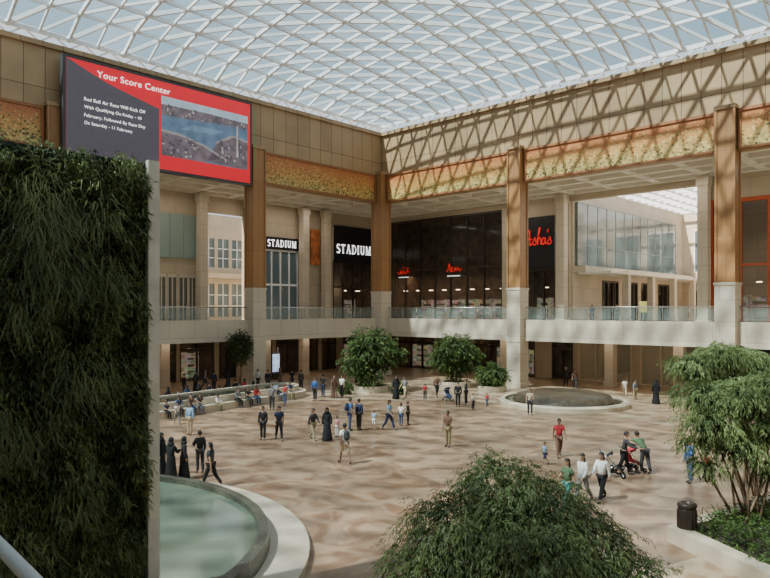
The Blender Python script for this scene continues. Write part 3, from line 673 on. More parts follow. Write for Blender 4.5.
mb=MB(); mb.prism([pl(.5,.45),pl(7.5,.45),pl(7.5,6.6),pl(.5,6.6)][::-1],0.02,.3); mb.obj('soil',SOIL,oo,plo)
for a in (1.0,2.1,3.2,4.3,5.4):
    for b in (.95,2.05,3.15,4.25,5.3):
        x,y=pl(a+random.uniform(-.1,.1),b+random.uniform(-.1,.1)); r=.4
        f=foliage([(x,y,.5,r,r,.35)],700,.13,.018,.1,.8); tag(f.obj('shrub',LF_M,(x,y,.3)),'low green leafy ground cover tuft','shrub','ground cover in angular planter')
c=blobs_at(((742,20.8,398,1.15,.5),(702,21.0,394,.85,.36),(778,20.8,390,1.0,.6),(710,20.5,421,.9,.32),(768,20.6,428,1.0,.4),(694,20.7,441,.55,.22),(736,20.6,445,.9,.30),(708,20.6,464,.55,.22),(774,20.4,464,.7,.3)))
x,y,_=cam(748,20.6,0)
tree(x,y,.3,c,26000,.14,.0125,LF_L,'multi-stemmed feathery bamboo in the angular planter',stems=12,core=.4,rt=.04,droop=.8)
c=blobs_at(((692,25,364,.85,.30),(724,25,355,1.1,.36),(754,25.5,362,.9,.34),(712,25.2,376,.9,.2),(742,25,379,.9,.22)))
x,y,_=cam(752,24.6,0)
tree(x,y,0,c,14000,.15,.0145,LF_L,'taller bright green feathery tree',stems=5,core=.4,rt=.04,droop=.8)

# ---------------- living green wall
def gf(X,Y): return (CX+X*C_-Y*S_, CY+X*S_+Y*C_)
ex,ey=gf(-5.05,15.0)
GH=10.1; GL=5.2; PZ=.42
o=(ex,ey-GL/2,PZ); gw=empty('vertical_garden',o,'tall freestanding vertical garden covered in dark foliage','vertical garden')
mb=MB(); mb.box(ex-.55,ex-.05,ey-GL,ey-.2,PZ,GH-.1); mb.obj('backing_panel',mat('planting_felt',(.015,.022,.01),.9,var=.4),o,gw)
mb=MB(); mb.box(ex-.6,ex+.16,ey-.12,ey,PZ,GH-.05); mb.box(ex+.04,ex+.16,ey-.26,ey-.12,PZ,GH-.05); mb.obj('frame',mat('pale_grey_frame',(.56,.53,.47),.5),o,gw)
V=[];Fc=[]
clumps=[(ey-.3-random.random()*(GL-.4),PZ+.2+random.random()*(GH-.9),.14+.30*random.random(),.10+.5*random.random()) for _ in range(320)]
for _ in range(75000):
    if random.random()<.75:
        c=random.choice(clumps); an=random.random()*6.283; rr=c[2]*math.sqrt(random.random())*1.2; yy=c[0]+rr*math.cos(an); zz=c[1]+rr*math.sin(an)*1.2; out=c[3]*(1-(rr/(c[2]*1.25))**2)
    else: yy=ey-.25-random.random()*(GL-.3); zz=PZ+random.random()*(GH-.5); out=.08
    yy=min(yy,ey-.28); zz=min(max(zz,PZ),GH)
    p=Vector((ex-.05+out*(.5+.5*random.random()),yy,zz))
    dr=Vector((.5+random.random()*.6,random.gauss(0,.55),random.gauss(-.35,.55))).normalized()
    l=.09+.13*random.random(); w=.010+.014*random.random()
    sd=dr.cross(Vector((random.random()-.5,random.random(),random.random()))).normalized()
    k=len(V); V+=[p,p+dr*l*.5+sd*w,p+dr*l+Vector((0,0,-.3*l)),p+dr*l*.5-sd*w]; Fc.append((k,k+1,k+2,k+3))
mb=MB(); mb.add(V,Fc); mb.obj('foliage',LF_W,o,gw)
V=[];Fc=[]
for t in range(26):
    yy=ey-.9-random.random()*(GL-1.2); zz=1+random.random()*(GH-2.2)
    for _ in range(110):
        p=Vector((ex+.15,yy+random.gauss(0,.2),zz+random.gauss(0,.3))); out=.15+.3*random.random(); l=.1+.35*random.random(); s=random.gauss(0,.35); w=.009
        q=p+Vector((out,s*.5,.10)); r=p+Vector((out*1.4,s,-l))
        k=len(V); V+=[p+Vector((0,w,0)),p-Vector((0,w,0)),q-Vector((0,w,0)),q+Vector((0,w,0)),r]; Fc+=[(k,k+1,k+2,k+3),(k+3,k+2,k+4)]
mb=MB(); mb.add(V,Fc); mb.obj('hanging_grass',LF_G,o,gw)
# ---------------- pool round the living wall
cx,cy=gf(-11.4,18.0)
pr=empty('fountain_pool',(cx,cy,0),'large circular pool with cream kerb and green water','pool'); o=(cx,cy,0)
WAT=mat('green_water',(0.12,0.155,0.115),.12,var=.15,scale=.4,bump=.05)
mb=MB(); mb.lathe(o,[(8.2,0),(8.2,.2),(9.35,.2),(9.35,0)],96,smooth=False); mb.obj('stone_kerb',KERB,o,pr)
mb=MB(); mb.lathe(o,[(8.25,.2),(8.2,.6),(7.9,.6),(7.9,0)],96,smooth=False); mb.obj('mosaic_rim',mat('dark_teal_mosaic',(.075,.075,.055),.35,var=.6,scale=14),o,pr)
mb=MB(); mb.lathe(o,[(.01,.42),(7.9,.42)],96); mb.obj('water',WAT,o,pr)
# ---------------- round fountain right
x,y=F(563,404); o=(x,y,0); e=empty('fountain_pool',o,'round low fountain with dark wet stone and cream rim','fountain')
mb=MB(); mb.lathe(o,[(4.15,.2),(4.15,.38),(4.45,.38),(4.6,.28),(4.6,0)],64,smooth=False); mb.obj('stone_kerb',KERB,o,e)
mb=MB(); mb.lathe(o,[(.01,.34),(4.15,.30)],64); mb.obj('water',mat('dark_fountain_water',(.05,.05,.035),.12,var=.4,scale=1,bump=.3),o,e)
mb=MB(); mb.lathe(o,[(.01,.95),(2.4,.90),(3.3,.70),(3.6,.33)],48); mb.obj('fountain_stone',mat('wet_dark_stone',(.065,.048,.03),.35,var=.5,scale=3),o,e)
# ---------------- long fountain bench left
q0=F(168,418); q1=F(296,398); dv=Vector((q1[0]-q0[0],q1[1]-q0[1])); dv.normalize(); nv=Vector((-dv.y,dv.x))
def stad(off_r,n=14):
    c0=Vector(q0)+nv*2.0; c1=Vector(q1)+nv*2.0; pts=[]
    for k in range(n+1):
        t=-math.pi/2+math.pi*k/n; pts.append(c1+dv*math.cos(t)*off_r+nv*math.sin(t)*off_r)
    for k in range(n+1):
        t=math.pi/2+math.pi*k/n; pts.append(c0+dv*math.cos(t)*off_r+nv*math.sin(t)*off_r)
    return pts
def ring(mb,pi,po,z0,z1):
    n=len(pi); vs=[(p.x,p.y,z) for ps in (pi,po) for z in (z0,z1) for p in ps]
    fs=[]
    for k in range(n):
        j=(k+1)%n; fs+=[(n+k,n+j,3*n+j,3*n+k),(2*n+k,2*n+j,3*n+j,3*n+k),(k,j,n+j,n+k)]
    mb.add(vs,fs)
o=((q0[0]+q1[0])/2,(q0[1]+q1[1])/2,0)
e=empty('fountain_bench',o,'long stadium-shaped pool with wide cream seating ledge','fountain')
mb=MB(); ring(mb,stad(1.7),stad(2.3),0,.47); mb.obj('seating_ledge',KERB,o,e)
mb=MB(); ring(mb,stad(1.45),stad(1.7),0,.9); mb.obj('raised_rim',STONE,o,e)
mb=MB(); mb.add([(p.x,p.y,.8) for p in stad(1.45)],[tuple(range(30))]); mb.obj('water',mat('dark_fountain_water',(.05,.05,.035)),o,e)
def bin_(px,py):
    x,y=F(px,py); o=(x,y,0); mb=MB(); mb.lathe(o,[(.01,0),(.24,0),(.26,.05),(.26,1.0),(.23,1.04)],24,smooth=True)
    b=tag(mb.obj('waste_bin',mat('dark_brown_metal',(.06,.045,.035),.35,.5),o),'dark brown cylindrical litter bin','waste bin')
    m=MB(); m.lathe(o,[(.23,1.04),(.27,1.06),(.28,1.14),(.22,1.18),(.13,1.18),(.13,1.08)],24); m.obj('lid_ring',DARKF,o,b)
    m=MB(); 
    for k in range(16):
        t=2*math.pi*k/16; m.tube((x+.265*math.cos(t),y+.265*math.sin(t),.08),(x+.265*math.cos(t),y+.265*math.sin(t),.98),.012,5)
    m.obj('slats',DARKF,o,b)
bin_(687,543)
# ---------------- near balustrade
P1=Vector((*gf(-1.70,3.0),5.75)); P2=Vector((*gf(-1.34,2.6),5.77)); dd=(P1-P2); dd.z=0; dd.normalize()
Q0=P2-dd*1.0; Q1=P1+dd*2.2; Q0.z=Q1.z=5.76
o=(Q0.x,Q0.y,4.6); e=empty('balustrade',o,'pale painted steel handrail with glass infill','balustrade')
mb=MB(); mb.tube(Q0,Q1,.03,12); mb.obj('handrail',mat('grey_painted_rail',(.45,.45,.44),.4),o,e)
for k in range(3):
    p=Q0.lerp(Q1,k/2); m=MB(); m.tube((p.x,p.y,4.6),p,.02,8); m.obj('post',CHROME,o,e)
mb=MB(); w=Vector((-dd.y,dd.x,0))*.006
mb.add([Vector((Q0.x,Q0.y,4.7))+w,Vector((Q1.x,Q1.y,4.7))+w,Vector((Q1.x,Q1.y,5.65))+w,Vector((Q0.x,Q0.y,5.65))+w],[(0,1,2,3)]); mb.obj('glass_pane',CLEAR,o,e)
nn=Vector((dd.y,-dd.x,0)); 
if (Vector((CX,CY,0))-Vector((P1.x,P1.y,0))).dot(nn)<0: nn=-nn
mb=MB(); a=Q0-dd*1-nn*.2; b=Q1+dd*.3-nn*.2; c=b+nn*4; d=a+nn*4; mb.prism([(p.x,p.y) for p in (a,b,c,d)],4.2,4.6); struct(mb.obj('floor',KERB),'upper gallery floor edge at the viewpoint')

# ---------------- people
def Rx(a): return Matrix.Rotation(a,3,'X')
POSES={
 'stand':dict(l=(3,-2),k=(2,2),a=(4,-2),e=(12,14),lean=0),
 'stand_phone':dict(l=(2,-4),k=(2,4),a=(20,0),e=(95,15),lean=2),
 'fold':dict(l=(2,-2),k=(2,2),a=(25,25),e=(85,80),lean=0),
 'walk':dict(l=(24,-18),k=(6,22),a=(-22,20),e=(12,30),lean=3),
 'walk2':dict(l=(-16,22),k=(24,5),a=(20,-20),e=(28,12),lean=3),
 'push':dict(l=(18,-16),k=(6,18),a=(42,42),e=(35,35),lean=8),
 'sit':dict(l=(84,82),k=(84,86),a=(28,32),e=(55,50),lean=6),
 'bend':dict(l=(12,-10),k=(14,8),a=(75,60),e=(10,25),lean=42),
 'carry':dict(l=(5,-4),k=(4,4),a=(10,2),e=(80,10),lean=0),
}
def pose_joints(name):
    p=POSES[name]; J={}; rad=math.radians
    pel=Vector((0,0,0)); ln=rad(p['lean']); U=Vector((0,-math.sin(ln),math.cos(ln)))
    J['pel']=pel; J['waist']=pel+U*.15; J['chest']=pel+U*.34; J['nb']=pel+U*.50
    hl=ln*.5; U2=Vector((0,-math.sin(hl),math.cos(hl)))
    J['neck']=J['nb']+U2*.07; J['h1']=J['neck']+U2*.08+Vector((0,-.015,0)); J['h2']=J['h1']+U2*.08; J['h3']=J['h2']+U2*.05; J['hl']=hl
    for i,sx in ((0,1),(1,-1)):
        h=Vector((.095*sx,0,-.04)); t=rad(p['l'][i]); kk=t-rad(p['k'][i])
        kn=h+Vector((.01*sx,-math.sin(t),-math.cos(t)))*.43; an=kn+Vector((0,-math.sin(kk),-math.cos(kk)))*.41
        J['hip%d'%i]=h;J['knee%d'%i]=kn;J['ank%d'%i]=an; ft=rad(max(-40,min(0,p['k'][i]*-1.0 if p['l'][i]<0 else 0)))
        if name=='sit': ft=0
        J['toe%d'%i]=an+Vector((.02*sx,-.15*math.cos(ft),-.045+.12*math.sin(ft)))
        sh=J['nb']+Vector((.175*sx,0,0))-U*.045; a=rad(p['a'][i])+ln*.3; e=a+rad(p['e'][i])
        el=sh+Vector((.18*sx,-math.sin(a),-math.cos(a))).normalized()*.29
        inn=-.25*sx if p['e'][i]>45 else .02*sx
        wr=el+Vector((inn,-math.sin(e),-math.cos(e))).normalized()*.25
        hd=wr+(wr-el).normalized()*.08
        J['sh%d'%i]=sh;J['el%d'%i]=el;J['wr%d'%i]=wr;J['hd%d'%i]=hd
    m=min(J['toe0'].z,J['toe1'].z,J['ank0'].z-.05,J['ank1'].z-.05)-.035
    J['dz']=-m
    return J
def skin(names,edges,radii,J,root=0,sub=1):
    me=bpy.data.meshes.new('s'); dz=Vector((0,0,J['dz']))
    me.from_pydata([(J[n] if isinstance(n,str) else n)+dz for n in names],edges,[])
    ob=bpy.data.objects.new('s',me); COL.objects.link(ob)
    md=ob.modifiers.new('Skin','SKIN'); md.use_smooth_shade=True
    for i,r in enumerate(radii):
        s=me.skin_vertices[0].data[i]; s.radius=r if isinstance(r,tuple) else (r,r); s.use_root=(i==root)
    sb=ob.modifiers.new('Sub','SUBSURF'); sb.levels=sub; sb.render_levels=sub
    dg=bpy.context.evaluated_depsgraph_get(); out=bpy.data.meshes.new_from_object(ob.evaluated_get(dg))
    COL.objects.unlink(ob); bpy.data.objects.remove(ob); bpy.data.meshes.remove(me); out.materials.clear(); return out
def to_mb(me,mb,mi=0):
    mb.add([v.co.copy() for v in me.vertices],[tuple(p.vertices) for p in me.polygons],mi,True); bpy.data.meshes.remove(me)
CACHE={}
def body_mesh(pose):
    k=('body',pose)
    if k in CACHE: return CACHE[k]
    J=pose_joints(pose)
    nm=['pel','waist','chest','nb','neck','h1','h2','h3']; ed=[(i,i+1) for i in range(7)]; rr=[(.13,.10),(.115,.09),(.14,.10),(.07,.06),.05,(.072,.085),(.078,.092),(.05,.06)]
    for i in (0,1):
        b=len(nm); nm+=['sh%d'%i,'el%d'%i,'wr%d'%i,'hd%d'%i]; rr+=[.055,.042,.027,(.038,.018)]; ed+=[(2,b),(b,b+1),(b+1,b+2),(b+2,b+3)]
        b=len(nm); nm+=['hip%d'%i,'knee%d'%i,'ank%d'%i,'toe%d'%i]; rr+=[.085,.056,.038,.03]; ed+=[(0,b),(b,b+1),(b+1,b+2),(b+2,b+3)]
    mb=MB(); to_mb(skin(nm,ed,rr,J),mb,0); dz=Vector((0,0,J['dz']))
    for i,sx in ((0,1),(1,-1)):
        h=J['hd%d'%i]+dz; d=(J['hd%d'%i]-J['wr%d'%i]).normalized(); sd=Vector((0,1,0)) if abs(d.y)<.7 else Vector((1,0,0)); sd=(sd-d*sd.dot(d)).normalized(); cu=Vector((-sx,0,0)) if abs(d.y)<.7 else Vector((0,0,-1))
        for f,ln in ((-1.5,.055),(-.5,.068),(.5,.072),(1.5,.062)):
            p=h+sd*f*.018; q=p+d*ln*.55; r=q+(d+cu*.7).normalized()*ln*.55; mb.tube(p,q,.009,5); mb.tube(q,r,.0085,5,r2=.006)
        p=h-d*.045-sd*.03; q=p+(d-sd*.9).normalized()*.04; mb.tube(p,q,.011,5); mb.tube(q,q+(d+cu*.3).normalized()*.03,.0095,5,r2=.007)
    R=Rx(J['hl']); c=J['h1']*.45+J['h2']*.55+dz
    mb.tube(c+R@Vector((0,-.085,.02)),c+R@Vector((0,-.112,-.025)),.008,5,r2=.016)
    for sx in (1,-1):
        mb.sphere(c+R@Vector((.032*sx,-.083,.02)),(.012,.008,.008),6,4,1); mb.sphere(c+R@Vector((.082*sx,0,0)),(.012,.022,.03),6,5,0)
    mb.sphere(c+R@Vector((0,-.082,-.055)),(.025,.01,.007),6,4,2)
    me=mb.mesh('body',[None,None,None]); CACHE[k]=me; return me
def cloth_mesh(kind,pose):
    k=(kind,pose)
    if k in CACHE: return CACHE[k]
    J=pose_joints(pose); mb=MB(); dz=Vector((0,0,J['dz'])); seated=pose=='sit'
    if kind in('shirt','tee'):
        nm=['pel','waist','chest','nb']; ed=[(0,1),(1,2),(2,3)]; rr=[(.158,.125),(.14,.115),(.165,.125),(.085,.075)]
        for i in (0,1):
            b=len(nm); 
            if kind=='shirt': nm+=['sh%d'%i,'el%d'%i,'wr%d'%i]; rr+=[.078,.06,.043]; ed+=[(2,b),(b,b+1),(b+1,b+2)]
            else: nm+=['sh%d'%i,J['sh%d'%i]*.35+J['el%d'%i]*.65]; rr+=[.08,.066]; ed+=[(2,b),(b,b+1)]
        to_mb(skin(nm,ed,rr,J),mb)
    elif kind=='trousers' or kind=='shorts':
        nm=['pel']; rr=[(.145,.115)]; ed=[]
        for i in (0,1):
            b=len(nm); nm+=['hip%d'%i,'knee%d'%i]; rr+=[.108,.078]; ed+=[(0,b),(b,b+1)]
            if kind=='trousers': nm+=['ank%d'%i]; rr+=[.062]; ed+=[(b+1,b+2)]
        to_mb(skin(nm,ed,rr,J),mb)
    elif kind=='robe' :
        nm=['pel','waist','chest','nb']; ed=[(0,1),(1,2),(2,3)]; rr=[(.17,.14),(.155,.13),(.17,.135),(.09,.08)]
        for i in (0,1):
            b=len(nm); nm+=['sh%d'%i,'el%d'%i,'wr%d'%i]; rr+=[.085,.075,.07]; ed+=[(2,b),(b,b+1),(b+1,b+2)]
        to_mb(skin(nm,ed,rr,J),mb)
        if not seated:
            H=J['dz']; pf=[(.14,H+.12),(.19,H-.02),(.20,H-.3),(.24,H-.6),(.285,.06),(.27,.03)]
            vs=[];nn=24
            for (r,z) in pf:
                for q in range(nn):
                    t=2*math.pi*q/nn; fr=r*(1+.07*math.sin(t*7)*(1 if z<H-.1 else 0)); vs.append((math.cos(t)*fr,math.sin(t)*fr*.85,z))
            fs=[(a*nn+b,a*nn+(b+1)%nn,(a+1)*nn+(b+1)%nn,(a+1)*nn+b) for a in range(len(pf)-1) for b in range(nn)]
            mb.add(vs,fs,0,True)
        else:
            nm=['pel','knee0','knee1','ank0','ank1']; to_mb(skin(nm,[(0,1),(0,2),(1,3),(2,4)],[.16,.13,.13,.14,.14],J),mb)
    elif kind=='scarf' or kind in('short_hair','long_hair'):
        R=Rx(J['hl']); c=J['h1']*.4+J['h2']*.6+dz
        if kind=='short_hair':
            mb.sphere(c+R@Vector((0,.012,.018)),(.094,.108,.108),14,10,0,R,lambda x,y,z: z>.25 or (y>.05 and z>-.5))
        elif kind=='long_hair':
            mb.sphere(c+R@Vector((0,.012,.018)),(.098,.112,.11),14,10,0,R,lambda x,y,z: z>.3 or (y>-.1 and z>-.7))
            mb.sphere(c+R@Vector((0,.075,-.13)),(.085,.045,.17),10,8,0,R)
        else:
            mb.sphere(c+R@Vector((0,.01,.01)),(.105,.12,.125),14,10,0,R,lambda x,y,z: z>.45 or y>-.45 or z<-.75)
            mb.sphere(c+R@Vector((0,.02,-.15)),(.15,.13,.11),12,8,0,R)
    elif kind=='backpack':
        c=J['chest']+dz+Vector((0,.19,-.02)); mb.sphere(c,(.15,.10,.22),12,8); mb.sphere(c+Vector((0,.07,-.07)),(.11,.06,.10),10,6)
        for sx in (-1,1): mb.tube(c+Vector((.09*sx,-.05,.17)),J['nb']+dz+Vector((.11*sx,-.09,.0)),.018,5); mb.tube(J['nb']+dz+Vector((.11*sx,-.09,.0)),J['chest']+dz+Vector((.13*sx,-.13,-.12)),.018,5)
    elif kind in('shoe0','shoe1'):
        i=int(kind[-1]); a=J['ank%d'%i]; t=J['toe%d'%i]; d=(t-a); 
        to_mb(skin([a+Vector((0,.02,-.01)),a+d*.35+Vector((0,0,-.012)),t+d.normalized()*.04],[(0,1),(1,2)],[.048,.045,.038],J),mb)
    me=mb.mesh(kind,[None]); CACHE[k]=me; return me
SKIN=[mat('skin_tan',(.42,.25,.16),.6,var=.05),mat('skin_brown',(.25,.13,.08),.6,var=.05),mat('skin_light',(.58,.38,.27),.6,var=.05)]
EYE=mat('eye_dark',(.02,.015,.01),.3); LIP=mat('lip',(.35,.12,.1),.5)
CLC={'black':(.012,.012,.015),'navy':(.02,.03,.08),'white':(.8,.78,.75),'blue':(.06,.15,.42),'lightblue':(.25,.42,.6),'red':(.45,.03,.04),'beige':(.5,.4,.28),'grey':(.2,.2,.21),'brown':(.15,.08,.05),'green':(.08,.14,.07),'teal':(.06,.25,.25),'pink':(.6,.25,.3),'jeans':(.05,.08,.16),'charcoal':(.04,.04,.045),'orange':(.6,.2,.04),'khaki':(.3,.25,.14)}
def cm(c): return mat('fabric_'+c,CLC[c],.85,var=.15,scale=9)
HAIRM=mat('hair_dark',(.015,.01,.008),.6)
def setm(ob,ms):
    for i,m in enumerate(ms):
        ob.material_slots[i].link='OBJECT'; ob.material_slots[i].material=m
def person(px,py,pose,head,outfit='tee',top='white',bottom='trousers',bc='jeans',hair='short_hair',h=1.72,z=0,sk=0,pos=None,pack=None):
    x,y=pos if pos else F(px,py,z)
    b=bpy.data.objects.new('person',body_mesh(pose)); COL.objects.link(b); b.location=(x,y,z); s=h/1.72; b.scale=(s,s,s)
    b.rotation_euler=(0,0,math.radians(head)); setm(b,[SKIN[sk],EYE,LIP])
    act={'stand':'standing','stand_phone':'holding a phone','fold':'with folded arms','walk':'walking','walk2':'walking','push':'pushing a pushchair','sit':'sitting on ledge','bend':'bending forward','carry':'with raised forearm'}[pose]
    kid='child' if h<1.4 else 'person'
    if outfit=='robe': lab='%s in long %s robe %s'%(kid,top,act)
    else: lab='%s in %s top and %s %s %s'%(kid,top,bc,bottom,act)
    tag(b,lab,'person')
    def ch(kind,m,nm):
        c=bpy.data.objects.new(nm,cloth_mesh(kind,pose)); COL.objects.link(c); c.parent=b; setm(c,[m])
    ch(hair,cm(top) if hair=='scarf' else HAIRM,'headscarf' if hair=='scarf' else 'hair')
    if outfit=='robe': ch('robe',cm(top),'robe')
    else: ch(outfit,cm(top),'shirt'); ch(bottom,cm(bc),bottom)
    if pack: ch('backpack',cm(pack),'backpack')
    for i in (0,1): ch('shoe%d'%i,cm('charcoal'),'shoe')
    return b
P_=person
P_(161,476,'stand',120,'robe','black',hair='scarf'); P_(171,481,'fold',200,'robe','black',hair='scarf',h=1.68)
P_(184,479,'stand',160,'robe','black',hair='scarf',h=1.66); P_(200,473,'stand_phone',260,'shirt','black','trousers','charcoal')
P_(211,487,'walk',300,'tee','charcoal','trousers','black','long_hair'); P_(190,435,'stand',20,'shirt','lightblue','trousers','beige')
P_(177,424,'walk',80,'tee','white','trousers','grey',h=1.3)
P_(263,440,'stand',30,'shirt','black','trousers','black'); P_(279,440,'walk',60,'tee','navy','trousers','black','long_hair',1.78)
P_(285,405,'stand',0,'tee','red','trousers','jeans',h=1.5); P_(272,410,'stand',50,'tee','grey','trousers','charcoal')
P_(313,440,'walk2',90,'shirt','charcoal','trousers','khaki','long_hair',1.64); P_(327,441,'stand',40,'robe','black',hair='scarf',h=1.68)
P_(337,437,'stand',10,'tee','pink','trousers','white','short_hair',1.1)
P_(345,464,'walk',250,'tee','white','shorts','beige','short_hair',1.8,sk=1,pack='charcoal')
P_(350,431,'stand_phone',150,'tee','blue','trousers','jeans',h=1.8,pack='navy'); P_(359,430,'stand',190,'shirt','navy','trousers','charcoal')
P_(374,430,'stand',20,'tee','lightblue','shorts','white',h=1.1); P_(389,430,'walk',100,'tee','lightblue','trousers','navy','long_hair')
P_(401,426,'stand',200,'tee','white','trousers','jeans',h=1.3); P_(408,425,'stand',150,'shirt','black','trousers','black',h=1.35)
P_(315,401,'stand',20,'shirt','blue','trousers','charcoal'); P_(323,397,'stand',200,'tee','charcoal','trousers','jeans')
P_(334,398,'walk',60,'robe','brown',hair='scarf'); P_(342,398,'stand',10,'tee','white','trousers','black')
P_(396,399,'stand',60,'robe','black',hair='scarf'); P_(405,399,'walk',10,'tee','grey','trousers','beige')
P_(448,447,'stand_phone',10,'tee','brown','trousers','khaki',h=1.75,sk=1)
P_(458,407,'stand',30,'shirt','black','trousers','black'); P_(466,405,'stand',300,'shirt','charcoal','trousers','black',h=1.8)
P_(473,410,'stand',90,'tee','white','trousers','black',h=1.1); P_(487,407,'walk',0,'tee','red','trousers','jeans',h=1.0)
P_(425,400,'stand',40,'tee','red','trousers','charcoal',h=1.2); P_(437,397,'walk2',60,'shirt','brown','trousers','black')
P_(530,415,'carry',40,'tee','beige','trousers','charcoal','long_hair',1.65)
P_(559,457,'walk2',40,'tee','red','trousers','brown',h=1.78,sk=1)
P_(545,465,'walk',330,'tee','lightblue','shorts','navy',h=1.0)
P_(568,510,'walk',340,'tee','green','trousers','teal','long_hair',1.76)
P_(583,502,'walk2',350,'shirt','white','trousers','grey','long_hair',1.72)
P_(602,501,'walk',355,'shirt','white','trousers','black','long_hair',1.74)
P_(624,475,'push',120,'shirt','charcoal','trousers','black',h=1.78)
P_(645,474,'bend',250,'tee','green','trousers','charcoal',h=1.8,sk=1)
P_(690,483,'stand_phone',330,'shirt','blue','trousers','jeans',h=1.72); P_(707,478,'stand',20,'tee','red','trousers','brown',h=1.0)
P_(625,396,'walk',20,'tee','white','trousers','beige',h=1.4); P_(635,400,'stand',80,'shirt','grey','trousers','khaki',h=1.5)
P_(656,404,'stand',200,'robe','black',hair='scarf',h=1.7); P_(566,386,'stand',30,'shirt','black','trousers','black'); P_(575,389,'walk',30,'shirt','brown','trousers','charcoal')
cols=['black','charcoal','navy','grey','brown','red','white','jeans']
def seat_person(p,face,i,outs):
    c1=cols[(i*5+2)%8]; c2=['black','charcoal','jeans','grey','khaki'][i%5]; of=outs[i%len(outs)]
    person(0,0,'sit',face,of,'black' if of=='robe' else c1,'trousers',c2,'scarf' if of=='robe' else ('long_hair' if i%3==0 else 'short_hair'),1.7 if i%4 else 1.35,0.0,i%3,pos=(p.x,p.y))
fo=math.degrees(math.atan2(-nv.y,-nv.x))+90; fi=math.degrees(math.atan2(nv.y,nv.x))+90
for i,t in enumerate((-.02,.06,.14,.20,.33,.48,.56,.63,.82,.93)): seat_person(Vector(q0).lerp(Vector(q1),t)-nv*.12,fo+random.uniform(-15,15),i,['tee','shirt','shirt'])
for i,t in enumerate((.0,.06,.13,.19,.27,.34,.41,.5,.58,.66,.73,.80,.88,.96)): seat_person(Vector(q0).lerp(Vector(q1),t)+nv*4.12,fi+random.uniform(-15,15),i+3,['shirt','robe','tee'])
for i,(px,py) in enumerate(((184,396),(196,394),(205,390),(214,392),(228,392),(258,389),(268,391),(280,388),(292,389),(301,391))): P_(px,py,['stand','fold','walk'][i%3],i*70,['shirt','robe','tee'][i%3],['black','black','grey','navy','black','white','black','brown','black','charcoal'][i],'trousers','charcoal','scarf' if i%3==1 else 'short_hair')
for (px,t,c) in ((617,'shirt','charcoal'),(592,'tee','navy')):
    x=N(px,5); person(0,0,'stand',20,t,c,'trousers','black',pos=(x,5),z=5.5)
# ---------------- pushchairs
def stroller(px,py,head,c,label):
    x,y=F(px,py); o=(0,0,0); e=empty('pushchair',(x,y,0),label,'pushchair'); e.rotation_euler=(0,0,math.radians(head))
    m=MB()
    for sx in (-.24,.24):
        m.tube((sx,.42,1.02),(sx,-.38,.14),.015,6); m.tube((sx,.34,.12),(sx,-.1,.62),.015,6); m.tube((sx,.42,1.02),(sx,.5,1.05),.015,6)
    m.tube((-.24,-.1,.5),(.24,-.1,.5),.012,6); m.tube((-.24,.34,.12),(.24,.34,.12),.012,6); m.obj('frame',CHROME,o,e)
    m=MB(); m.tube((-.24,.5,1.05),(.24,.5,1.05),.022,8); m.obj('handle',BLACK,o,e)
    m=MB(); pr=[(-.34,.28),(-.3,.36),(-.2,.47),(.08,.45),(.28,.85)]
    for (p,q) in zip(pr,pr[1:]): m.add([(-.2,p[0],p[1]),(.2,p[0],p[1]),(.2,q[0],q[1]),(-.2,q[0],q[1]),(-.2,p[0],p[1]-.04),(.2,p[0],p[1]-.04),(.2,q[0],q[1]-.04),(-.2,q[0],q[1]-.04)],[(0,1,2,3),(7,6,5,4),(0,3,7,4),(1,5,6,2),(0,4,5,1),(3,2,6,7)])
    m.obj('seat',cm(c),o,e)
    m=MB(); vs=[];n=10
    for k in range(n+1):
        t=math.pi*(.05+.62*k/n)
        for sx in (-.23,-.15,.15,.23): vs.append((sx,.3-.34*math.sin(t)+.05*(1-math.cos(t)),.82+.3*math.sin(t)-(.03 if abs(sx)>.2 else 0)-.1*(1-math.cos(t))))
    m.add(vs,[(k*4+j,k*4+j+1,(k+1)*4+j+1,(k+1)*4+j) for k in range(n) for j in range(3)],0,True); m.obj('canopy',cm(c),o,e)
    m=MB(); m.box(-.18,.18,-.05,.3,.2,.34); m.obj('basket',cm('black'),o,e)
    for sx in (-.27,.27):
        for (yy,r) in ((.34,.13),(-.38,.1)):
            w=MB(); w.tube((sx-.02,yy,r),(sx+.02,yy,r),r,16); w.tube((sx-.025,yy,r),(sx+.025,yy,r),r*.35,10,1); w.obj('wheel',[BLACK,CHROME],o,e)
stroller(613,477,120,'black','black pushchair with folded canopy'); stroller(633,472,150,'red','red pushchair with canopy beside bending person')
stroller(448,401,60,'navy','dark blue pushchair beside standing people')
mb=MB(); x=N(643,3); mb.box(x-.3,x+.3,3,3.1,6.6,7.5); s=tag(mb.obj('notice_stand',mat('yellow_notice',(.6,.5,.15),.5),(x,3.05,5.5)),'yellow freestanding notice on the gallery','sign'); m=MB(); m.tube((x,3.05,5.5),(x,3.05,6.6),.03,8); m.lathe((x,3.05,5.5),[(.01,.03),(.25,.02),(.25,0)],16); m.obj('stand',CHROME,(x,3.05,5.5),s)
pa=A('W',276,4); mb=MB(); mb.box(-4.1,-4,pa-.5,pa+.5,.6,2.6); s=tag(mb.obj('advert_display',mat('display_casing',(.1,.1,.11),.4),(-4.05,pa,0)),'freestanding lit advertising display','display')
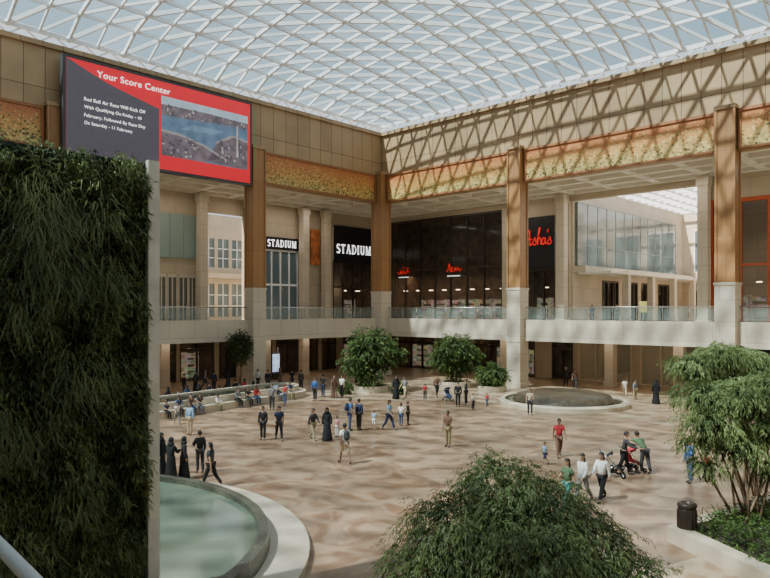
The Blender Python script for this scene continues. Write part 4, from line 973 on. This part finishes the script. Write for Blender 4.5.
m=MB(); m.box(-4,-3.98,pa-.42,pa+.42,.75,2.5); m.obj('lit_panel',mat('display_blue',(.4,.55,.8),.4,var=.4,scale=2,emit=1.2),(-4.05,pa,0),s); m=MB(); m.box(-4.2,-3.9,pa-.4,pa+.4,0,.6); m.obj('base',DARKF,(-4.05,pa,0),s)

# ---------------- lights
def area(x,y,z,sx,sy,p,c=(1,.82,.62)):
    l=bpy.data.lights.new('fill_lamp','AREA'); l.shape='RECTANGLE'; l.size=sx; l.size_y=sy; l.energy=p; l.color=c
    ob=bpy.data.objects.new('added_fill_light',l); ob.location=(x,y,z); COL.objects.link(ob)  # added fill light with no fitting, brightens dark galleries and interiors
for x in (8,25,42): area(x,5,4.1,14,.5,70); area(x,6,17.9,12,.5,260,(1,.9,.78))
for y in (-8,-24): area(-5,y,4.1,.5,14,90); area(-6,y,17.9,.5,12,260,(1,.9,.78))
area(-1.5,12.5,11,12,1.5,200,(1,.75,.5))  # warm fill added inside the tall restaurant shopfront
sun=bpy.data.lights.new('sun','SUN'); sun.energy=16.0; sun.angle=math.radians(1.5); sun.color=(1,.91,.79)
so=bpy.data.objects.new('sun',sun); COL.objects.link(so)
sd=Vector((.16,.58,-.80)).normalized(); so.rotation_euler=sd.to_track_quat('-Z','Y').to_euler(); so.location=(20,-40,60)
w=bpy.data.worlds.new('World'); scene.world=w; w.use_nodes=True; nt=w.node_tree; bg=nt.nodes['Background']
tc=nt.nodes.new('ShaderNodeTexCoord'); sx=nt.nodes.new('ShaderNodeSeparateXYZ'); nt.links.new(tc.outputs['Generated'],sx.inputs[0])
rp=nt.nodes.new('ShaderNodeValToRGB'); rp.color_ramp.elements[0].color=(.80,.90,.94,1); rp.color_ramp.elements[1].color=(.55,.74,.92,1); rp.color_ramp.elements[1].position=.9
nt.links.new(sx.outputs['Z'],rp.inputs['Fac']); nt.links.new(rp.outputs[0],bg.inputs['Color']); bg.inputs['Strength'].default_value=1.25
# ---------------- camera
cd=bpy.data.cameras.new('camera'); cd.sensor_width=36; cd.lens=36*FPX/770; cd.shift_y=21/770; cd.clip_end=500; cd.clip_start=.05
co=bpy.data.objects.new('camera',cd); co.location=(CX,CY,CZ); co.rotation_euler=(math.radians(90),0,TH); COL.objects.link(co); scene.camera=co
